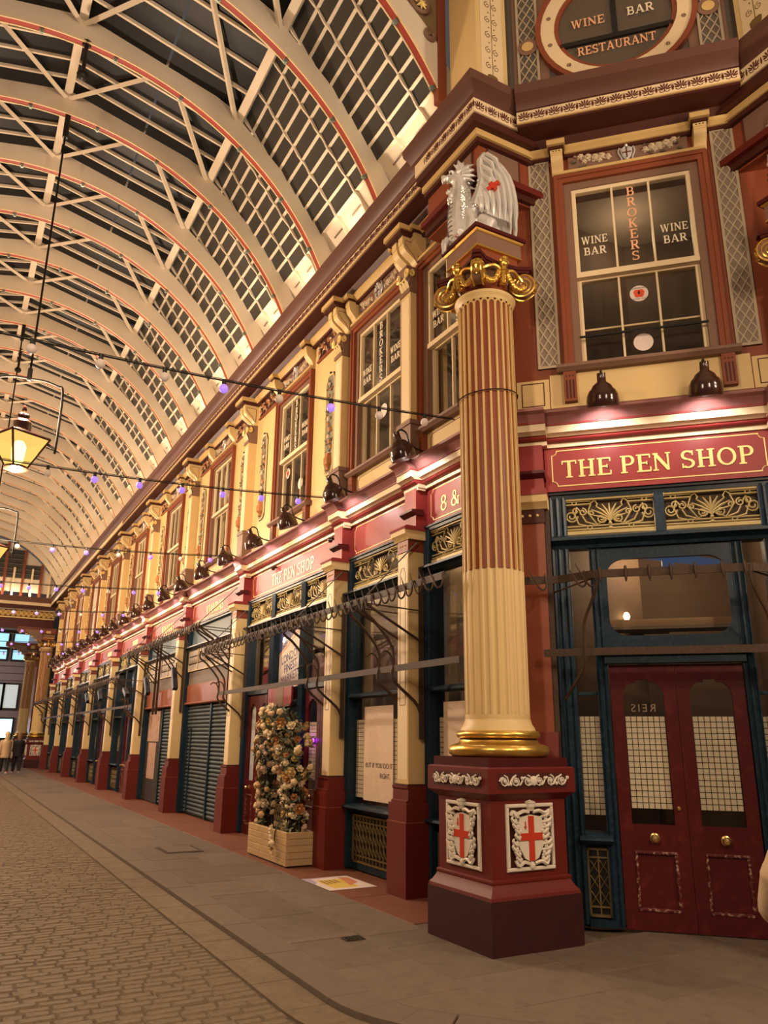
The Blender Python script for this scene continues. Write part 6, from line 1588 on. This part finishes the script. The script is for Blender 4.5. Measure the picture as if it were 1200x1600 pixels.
# ================================================================ FESTOON STRINGS
BU=MB().ball((0,0,-.075),.042,10,8,(1,1,1.05)).mesh('bulb',BULBW); BUP=MB().ball((0,0,-.075),.042,10,8,(1,1,1.05)).mesh('bulb',BULBP)
SOK=MB().tube([(0,0,.015),(0,0,-.045)],.02,8).mesh('bulb_socket',BLACK)
def festoon(y,x0,z,label,pat,yend=None):
    t=thing('festoon_string',None,x0,y,z,label,'festoon lights','festoon strings across the street'); x1=-3.7; L=x0-x1; n=60
    f=lambda x:-.18*(1-((x-(x0+x1)/2)/(L/2))**2)
    pts=[(x0-x0-L*i/n,0,f(x0-L*i/n)) for i in range(n+1)]
    MB().tube(pts,.009,5).build('cable',BLACK,t); MB().tube([(p[0],.01,p[2]+.02) for p in pts],.004,4).build('catenary_wire',BLACK,t)
    k=0; x=x0-.38
    while x>x1+.3:
        s=inst('bulb_socket',SOK,t,(x-x0,0,f(x)-.005)); inst('bulb',BUP if pat[k%len(pat)] else BU,s,(0,0,0)); x-=.545; k+=1
festoon(6.5,4.42,4.92,'festoon string tied to the corner column, nearest across the street',[0,0,1,0,1,0,0,0])
festoon(9.79,4.36,4.90,'festoon string crossing the street at the second shop pier',[1,1,1,1,1,1,0,0])
festoon(14.0,4.36,4.86,'festoon string crossing the street at the third shop pier',[1,0,1,0,1,1,0])
for i,y in enumerate((18.06,22.05,26.2,30.3,34.3)): festoon(y,4.36,4.86,'festoon string crossing the street at the %s shop pier'%ORD[3+i],[1,1,0,1,1])
# ================================================================ PLANTER WITH FLOWER ARCH
pt=thing('planter_box',None,4.27,10.66,0,'pale pine planter box of stacked boards carrying the flower arch','planter')
W2,L2,HH=.20,.72,.42   # x half, y half, height
for j in range(5):
    z0=.02+j*.08; z1=z0+.076
    off=[0,.25,-.2,.3,-.1][j]
    for s in (-1,1):
        for a,b_ in ((-L2,-L2+.45+off*.3),(-L2+.455+off*.3,.18+off*.4),(.185+off*.4,L2)):
            MB().slab(a+.001,b_-.001,0,.04,z0,z1,.004).xf(Matrix.Rotation(-PI/2 if s<0 else PI/2,4,'Z')).build('board',WOODP,pt,loc=(s*W2,0,0))
        MB().slab(-W2+.04,W2-.04,0,.04,z0,z1,.004).xf(Matrix.Rotation(0 if s<0 else PI,4,'Z')).build('board',WOODP,pt,loc=(0,s*L2,0))
box(-W2+.04,W2-.04,-L2+.04,L2-.04,.02,.36).build('soil',mat('soil',(.05,.035,.022),.9),pt)
box(-W2+.02,W2-.02,-L2+.02,L2-.02,0,.02).build('base_batten',BLACK,pt)
fl=thing('flower_arch',None,4.27,10.64,.36,'tall arch of dried cream and orange flowers growing out of the planter','flower arch')
DPET=[mat('petal_cream',(.66,.50,.28),.6,var=.15,scale=30),mat('petal_yellow',(.60,.42,.16),.6,var=.15,scale=30),mat('petal_peach',(.60,.38,.19),.6,var=.15,scale=30),mat('petal_orange',(.42,.18,.06),.6,var=.15,scale=30),mat('petal_pink',(.60,.40,.26),.6,var=.15,scale=30),mat('petal_white',(.70,.58,.38),.6,var=.1,scale=30)]
GRN=mat('dry_leaf_green',(.09,.10,.05),.6,var=.3,scale=20); GRN2=mat('dry_leaf_sage',(.20,.21,.14),.6,var=.2,scale=20); STM=mat('dry_stem',(.08,.06,.035),.7)
def flower(kind):
    mb=MB(); rng=random.Random(kind); n=6
    for ring_,(r0,tilt,L,cnt) in enumerate(((.012,.35,.055,6),(.008,.9,.042,5))):
        for i in range(cnt):
            a=2*PI*i/cnt+ring_*.5; d=Vector((math.cos(a),math.sin(a),0)); nn=Vector((-d.y,d.x,0)); up=Vector((0,0,1))
            b_=d*r0; m_=d*(r0+L*.6*math.cos(tilt))+up*L*.6*math.sin(tilt); e=d*(r0+L*math.cos(tilt)*.9)+up*L*math.sin(tilt)*1.1
            w_=.022; mb.add([b_,m_-nn*w_,e,m_+nn*w_],[(0,1,2),(0,2,3)])
    mb.ball((0,0,.022),.02,5,4); return mb
def rosebud(): 
    mb=MB().ball((0,0,.02),.033,7,5,(1,1,.9))
    for i in range(5): a=2*PI*i/5; mb.ball((.02*math.cos(a),.02*math.sin(a),.012),.024,5,4)
    return mb
FM=[]
for k in range(12): FM.append((flower(k) if k%2 else rosebud()).mesh('flower',DPET[k%6],True,2))
rng=random.Random(21)
def arch_pt(side,f):   # side -1 far leg .. +1 near leg; f 0 base..1 top
    ang=f*PI/2; yy=side*(-.46)*math.cos(ang*.85)**.5 if f<1 else 0
    return Vector((0,side*-.50*(1-f**3),.0+1.52*f))
foli=MB()
def addleaf(p,n,s):
    d=n.normalized(); a=d.orthogonal().normalized(); a.rotate(Matrix.Rotation(rng.random()*6.28,3,d)); b_=d.cross(a)
    foli.add([p,p+a*s*.5+d*s*.2+b_*s*.18,p+a*s+d*s*.25,p+a*s*.5+d*s*.2-b_*s*.18],[(0,1,2,3)])
cnt=0
for i in range(330):
    f=rng.random()**.8; side=rng.choice((-1,1)); c=arch_pt(side,f)
    rad=.15+.13*f**1.5 if side<0 else .15+.12*f**1.3
    if f>.6: rad+=.07
    th=rng.random()*2*PI; ph=rng.uniform(-.9,1)
    n=Vector((math.cos(th),math.sin(th)*1.15,ph)).normalized()
    if n.x>.5: n.x=-n.x
    p=c+Vector((n.x*rad,n.y*rad*1.1,n.z*rad*.7))
    if p.z<.0: p.z=.02
    q=n.to_track_quat('Z','Y').to_euler()
    if cnt<280:
        s=rng.uniform(.75,1.35); inst('flower',FM[rng.choice((0,0,1,2,3,4,5,6,7,8,9,10,11,0,6,5,11))],fl,p,q,(s,s,s)); cnt+=1
    for k in range(5): addleaf(p-n*.03+Vector((rng.uniform(-.04,.04),rng.uniform(-.05,.05),rng.uniform(-.05,.05))),n,rng.uniform(.05,.11))
tag(foli.build('foliage',GRN,fl,smooth=False),kind='stuff')
fo2=MB(); foli=fo2
for i in range(260):
    f=rng.random(); side=rng.choice((-1,1)); c=arch_pt(side,f); th=rng.random()*6.28; n=Vector((-abs(math.cos(th)),math.sin(th),rng.uniform(-.8,.8))).normalized(); addleaf(c+n*(.13+.12*f),n,rng.uniform(.05,.1))
tag(fo2.build('sage_leaves',GRN2,fl,smooth=False),kind='stuff')
for side in (-1,1):
    MB().tube([arch_pt(side,f/10)+Vector((.03,0,0)) for f in range(11)],.045,7).build('stem_bundle',STM,fl)
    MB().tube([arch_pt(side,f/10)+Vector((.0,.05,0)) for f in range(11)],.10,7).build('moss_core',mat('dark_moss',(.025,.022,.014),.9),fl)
for (p,m_) in ((Vector((-.25,-.36,-.02)),FM[5]),(Vector((-.27,-.42,-.1)),FM[0]),(Vector((-.24,-.30,.06)),FM[11]),(Vector((-.25,-.38,-.16)),FM[1])): inst('flower',m_,fl,p,(0,-1.4,0),(1.3,1.3,1.3))
MB().tube(bezier([(-.1,-.3,.2),(-.22,-.36,.05),(-.24,-.4,-.12)],8),.01,5).build('trailing_stem',STM,fl)
# ================================================================ floor graphic
t=thing('floor_poster',None,4.23,8.72,.004,'white and yellow printed notice stuck on the red paving by the second pier','floor notice')
box(-.29,.29,-.39,.39,0,.002).build('sheet',mat('notice_white',(.68,.58,.52),.5,var=.1),t)
box(-.19,.12,-.30,.22,.002,.0026).build('yellow_panel',mat('notice_yellow',(.66,.48,.10),.5,var=.06),t)
MB().ext([(.05,-.2),(.22,-.05),(.25,.25),(.14,.33),(.1,.05)],.0027,.0032,'z').build('orange_figure',mat('notice_orange',(.55,.22,.12),.5,var=.2),t)
MB().ext([(-.29,.39),(-.29,.0),(-.22,.1),(-.2,.33),(.1,.39)],.0021,.0025,'z').build('mauve_corner',mat('notice_mauve',(.40,.32,.42),.5,var=.2),t)
for k in range(4): box(-.16+k*.055,-.13+k*.055,-.05+.02*k,.19,.0026,.003).build('printed_line',mat('notice_print',(.25,.15,.05),.6),t)
# purple neon seen on the door
t=thing('neon_sign',ST,-10.9,.05,1.55,'small glowing purple light on the street PEN SHOP door','light'); MB().tube([(-.09,0,0),(.09,0,0)],.03,8).build('tube',mat('neon_purple',(.5,.05,.9),.3,emit=(.55,.03,1),es=5),t); box(-.1,.1,.03,.05,-.04,.04).build('back_plate',BLACK,t)
# ================================================================ FAR END
YE=45.3
ty=thing('wall_end',None,RC[0],YE,8.6,kind='structure')
wb=MB(); n=24; R2=RR+.12
arc=[(R2*math.sin(-1.2+2.4*i/n),R2*math.cos(-1.2+2.4*i/n)+RC[1]-8.6) for i in range(n+1)]
MB().ext([(p[0],max(p[1],0)) for p in arc],.3,.4,'y').build('tympanum_wall',ROOFC,ty)
for x in (-3,-2.1,-1.2,-.3,.6,1.5,2.4,3.3):
    zt=math.sqrt(max(0,R2*R2-x*x))+RC[1]-8.6
    if zt>.5: box(x-.06,x+.06,.1,.32,0,zt).build('red_mullion',RUST,ty)
    for j in range(9):
        z=1.05+j*.26
        zc=math.sqrt(max(0,R2*R2-max(abs(x),abs(x+.9))**2))+RC[1]-8.6
        if z+.2<zc: MB().ext([(.30,z),(.16,z+.03),(.16,z+.21),(.30,z+.24)],x+.08,x+.82,'x').build('louvre_pane',LOUV,ty)
    if zt>.9: box(x+.40,x+.50,.1,.3,0,min(zt,1.6)).build('cream_mullion',CREAM2,ty)
for x_ in (-1.7,1.1,2.0,2.9): plight('end_uplight_light',(RC[0]+x_,YE-.12,8.72),14,UPL,.04)
li=thing('trim_end_cornice',None,RC[0],YE,0,kind='structure')
box(-4.3,4.2,-.12,.3,8.2,8.36).build('frieze_band',CREAM2,li); box(-4.3,4.2,-.2,.3,8.36,8.64).build('crown_moulding',CROWN,li); box(-4.3,4.2,-.05,.3,8.0,8.2).build('soffit',MAROON,li)
box(-4.3,4.2,.0,.3,6.9,8.0).build('lintel',CRIMD,li)
sc_me=MB()
for k in range(3): sc_me.tube([((.16-.045*k)*math.cos(PI*i/8),0,(.16-.045*k)*math.sin(PI*i/8)) for i in range(9)],.014,4)
sc_me=sc_me.mesh('gilt_scale',GOLDP)
for k in range(34):
    for r_ in (0,1): inst('gilt_scale',sc_me,li,(-4.2+k*.25+.125*r_,-.01,7.6+.12*r_))
box(-4.3,4.2,-.03,.0,7.5,7.56).build('gilt_rail',GOLDP,li); box(-4.3,4.2,-.03,0,7.92,7.98).build('gilt_rail',OCHRE,li)
def gate_bracket(y,label):
    t=thing('gate_bracket',None,3.75,y,0,label,'bracket','curved red gate brackets')
    pts=[(1.0,7.0),(-.9,7.0),(-.9,6.75)]+[(-.9+1.25*math.sin(a),5.75+1.0*math.cos(a)) for a in [PI/2*i/8 for i in range(1,9)]]+[(.35,5.6),(1.0,5.6)]
    MB().ext(pts,-.12,.12,'y').build('body',RUST,t)
    MB().ext([(-.55,6.85),(.3,6.85),(.3,6.2)],-.135,-.12,'y').build('inset_panel',MAUVE,t); box(.5,.72,-.135,-.12,6.0,6.85).build('inset_panel',CREAM,t)
    for k in range(6): a=PI/2*(k+.5)/6; MB().ball((-.9+1.25*math.sin(a),0,5.75+1.0*math.cos(a)),.09,7,5).build('crocket',OCHRE,t)
gate_bracket(44.9,'curved red bracket of the near end gateway'); gate_bracket(53.0,'curved red bracket of the farther gateway')
g2=thing('trim_far_gate',None,RC[0],53,0,kind='structure'); box(-6,4.6,-.1,.4,7.55,8.9).build('beam',MAROON,g2); box(-6,4.6,-.14,-.1,7.65,7.72).build('rivet_strip',LEAD,g2); box(-6,4.6,-.14,-.1,7.9,8.0).build('rivet_strip',LEAD,g2)
g3=thing('wall_far_side',None,4.75,53.5,0,kind='structure'); box(0,.4,-.8,8,0,9).build('wall_face',RUST,g3)
FB=mat('far_building_grey',(.26,.22,.22),.6,var=.12,scale=1)
fb=thing('office_building',None,3.0,62,0,'dark grey stone office building beyond the end of the street','building')
box(-12,8,0,1,0,13).build('wall',FB,fb)
WB=mat('office_window_blue',(.3,.45,.55),.3,emit=(.30,.62,.85),es=.55); WC=mat('office_window_pale',(.5,.55,.5),.3,emit=(.62,.75,.72),es=.22); SCN=mat('screen_cyan',(.4,.8,.9),.3,emit=(.45,.85,1),es=.8); SCW=mat('screen_white',(.9,.95,1),.3,emit=(.85,.95,1),es=1.3)
def owin(x0,x1,z0,z1,m):
    f=MB().box(x0-.12,x1+.12,-.1,.05,z0-.15,z0).box(x0-.12,x1+.12,-.1,.05,z1,z1+.12).box(x0-.12,x0,-.1,.05,z0,z1).box(x1,x1+.12,-.1,.05,z0,z1).build('window',BLACK,fb)
    box(x0,x1,-.02,.0,z0,z1).build('pane',m,f)
for x0,x1 in ((-1.6,.45),(.85,1.85)):
    owin(x0,x1,6.7,9.2,WB); box(x0,x1,-.08,-.03,7.35,7.55).build('window_rail',BLACK,fb)
owin(-2.2,.55,3.35,4.95,WC); owin(.62,1.5,3.35,4.95,WC)
owin(-2.0,1.42,1.35,2.6,SCN); box(-.2,.8,-.04,-.025,1.45,2.5).build('screen_image',SCW,fb)
for k in range(3): box(-12,8,-.05,0,5.2+k*.5,5.26+k*.5).build('stone_course',LEAD,fb)
t=thing('exit_light',None,4.63,55.5,2.0,'small red lit sign on the wall beyond the street end','sign'); box(-.12,.12,0,.3,0,.9).build('box',mat('red_lit',(.6,.05,.03),.4,emit=(.9,.12,.08),es=1.2),t); box(-.1,.05,-.02,0,.35,.6).build('white_face',SCW,t)
lantern('unseen lantern added beyond the far gateway to light the office building',-2.5,56.5,9.5,5.5); plight('lantern_and_fill_light',(-2.5,56.5,5.2),500,(1,.85,.8),.2); g4=thing('trim_lantern_beam',None,-2.5,56.5,9.5,kind='structure'); box(-3,3,-.1,.1,0,.3).build('beam',MAROON,g4)  # lantern and its beam added out of view to brighten the office wall
# ================================================================ PEOPLE
SKIN=mat('skin',(.50,.30,.20),.5); BEIGE=mat('beige_coat',(.47,.33,.20),.75,var=.08,scale=20,bump=.1); DARKC=mat('dark_coat',(.02,.018,.018),.75); HAIRB=mat('blonde_hair',(.55,.40,.22),.55,var=.2,scale=40); HAIRD=mat('brown_hair',(.16,.09,.045),.55,var=.2,scale=40); CREAMB=mat('cream_bag',(.6,.5,.38),.6); SHOEW=mat('white_shoe',(.6,.55,.5),.5)
def person(x,y,rot,h,label,coat,trous,hair,stride=.25,arm_out=0,bag=None,coatlen=.55):
    t=thing('person',None,x,y,0,label,'person',extra=rot); k=h/1.7   # faces local -y
    b=MB()
    def tb(pts,n=10): b.tube([(p[0]*k,p[1]*k,p[2]*k) for p in pts],[p[3]*k for p in pts],n)
    tb([(0,0,.86,.14),(0,0,.98,.155),(0,0,1.12,.15),(0,0,1.28,.165),(0,.0,1.38,.15),(0,0,1.44,.08),(0,-.01,1.50,.055),(0,-.01,1.55,.05)])
    b.ball((0,-.015*k,1.61*k),.1*k,12,10,(.86,1.0,1.15))
    b.ball((0,-.115*k,1.595*k),.018*k,6,5)                      # nose
    for s in (-1,1):
        b.ball((s*.088*k,0,1.60*k),.02*k,6,5,(.5,1,1.4))         # ears
        tb([(s*.09,0,.88,.10),(s*.10,-s*stride*.4,.50,.075),(s*.095,-s*stride*.6+.02,.30,.058),(s*.09,-s*stride+.04,.08,.045),(s*.09,-s*stride-.10,.035,.035)])
    b_obj=remesh(b,.016*k,SKIN,'body',t,2)
    c=MB()
    def tc_(pts,n=10): c.tube([(p[0]*k,p[1]*k,p[2]*k) for p in pts],[p[3]*k for p in pts],n)
    tc_([(0,0,1.40-coatlen-.2,.20),(0,0,.95,.185),(0,0,1.10,.18),(0,0,1.27,.19),(0,0,1.37,.165),(0,0,1.44,.09)],14)
    for s in (-1,1):
        if s==arm_out or (arm_out==2):
            tc_([(s*.17,0,1.37,.07),(s*.25,.03,1.27,.066),(s*.325,.05,1.16,.062),(s*.31,-.05,1.05,.055),(s*.22,-.17,.98,.045)])
        else: tc_([(s*.18,0,1.37,.07),(s*.225,s*stride*.2,1.18,.062),(s*.235,s*stride*.35-.02,1.0,.052),(s*.23,s*stride*.5-.06,.84,.045)])
    remesh(c,.02*k,coat,'coat',t,3)
    tr=MB()
    for s in (-1,1): tr.tube([(s*.09*k,0,.9*k),(s*.10*k,-s*stride*.4*k,.50*k),(s*.095*k,(-s*stride*.6+.02)*k,.30*k),(s*.09*k,(-s*stride+.04)*k,.10*k)],[.115*k,.09*k,.075*k,.062*k],10)
    tr.build('trousers',trous,t)
    sh=MB()
    for s in (-1,1): sh.ball((s*.09*k,(-s*stride-.03)*k,.045*k),.05*k,8,6,(.9,2.3,.9)); 
    sh.build('shoes',SHOEW,t)
    hd=MB().ball((0,.012*k,1.63*k),.112*k,12,10,(.95,1.0,1.05)); hd.tube([(0,.05*k,1.62*k),(0,.09*k,1.5*k),(0,.10*k,1.36*k)],[.10*k,.09*k,.05*k],10)
    hd.build('hair',hair,t)
    hn=MB()
    for s in (-1,1):
        if s==arm_out: base=Vector((s*.16,-.22,1.02)); dr_=Vector((-s*.8,-.5,.05)).normalized()
        else: base=Vector((s*.23,s*stride*.5-.07,.82)); dr_=Vector((0,-.15,-1)).normalized()
        sd=dr_.cross(Vector((0,1,0.2))).normalized()
        hn.tube([base*k,(base+dr_*.085)*k],[.03*k,.034*k],8)
        for j in range(4):
            o=base+dr_*.08+sd*(-.027+.018*j); Lf=(.065,.075,.07,.055)[j]
            hn.tube([o*k,(o+dr_*Lf*.5)*k,(o+dr_*Lf*.9+Vector((0,-.02,0)))*k],[.0095*k,.009*k,.007*k],6)
        o=base+dr_*.03+sd*-.03; hn.tube([o*k,(o-sd*.03+dr_*.03)*k,(o-sd*.035+dr_*.06)*k],[.011*k,.010*k,.008*k],6)
    hn.build('hands',SKIN,t)
    if bag:
        g=thing('shoulder_bag',None,x+.27*math.cos(rot),y+.27*math.sin(rot),.62,bag,'bag',extra=rot); MB().ext([(-.16,0),(.16,0),(.18,.25),(-.18,.25)],-.05,.05,'y').xf(Matrix.Rotation(PI/2,4,'Z')).build('body',CREAMB,g); MB().tube(bezier([(0,-.14,.25),(0,-.06,.6),(0,.06,.6),(0,.14,.25)],10),.012,5).build('strap',CREAMB,g)
    return t
person(2.58,37.6,PI+.1,1.66,'distant blonde person in a beige top walking away at the left edge',BEIGE,DARKC,HAIRB,.22)
person(3.08,37.9,PI+.05,1.64,'distant long-haired person in dark coat and trousers walking away',DARKC,DARKC,HAIRD,.28,bag='cream shoulder bag carried by the distant walker in the dark coat',coatlen=.5)
person(2.815,1.71,2.6,1.70,'person in a beige coat at the right edge, only a bent elbow in view',BEIGE,DARKC,HAIRD,.03,arm_out=1,coatlen=.75)
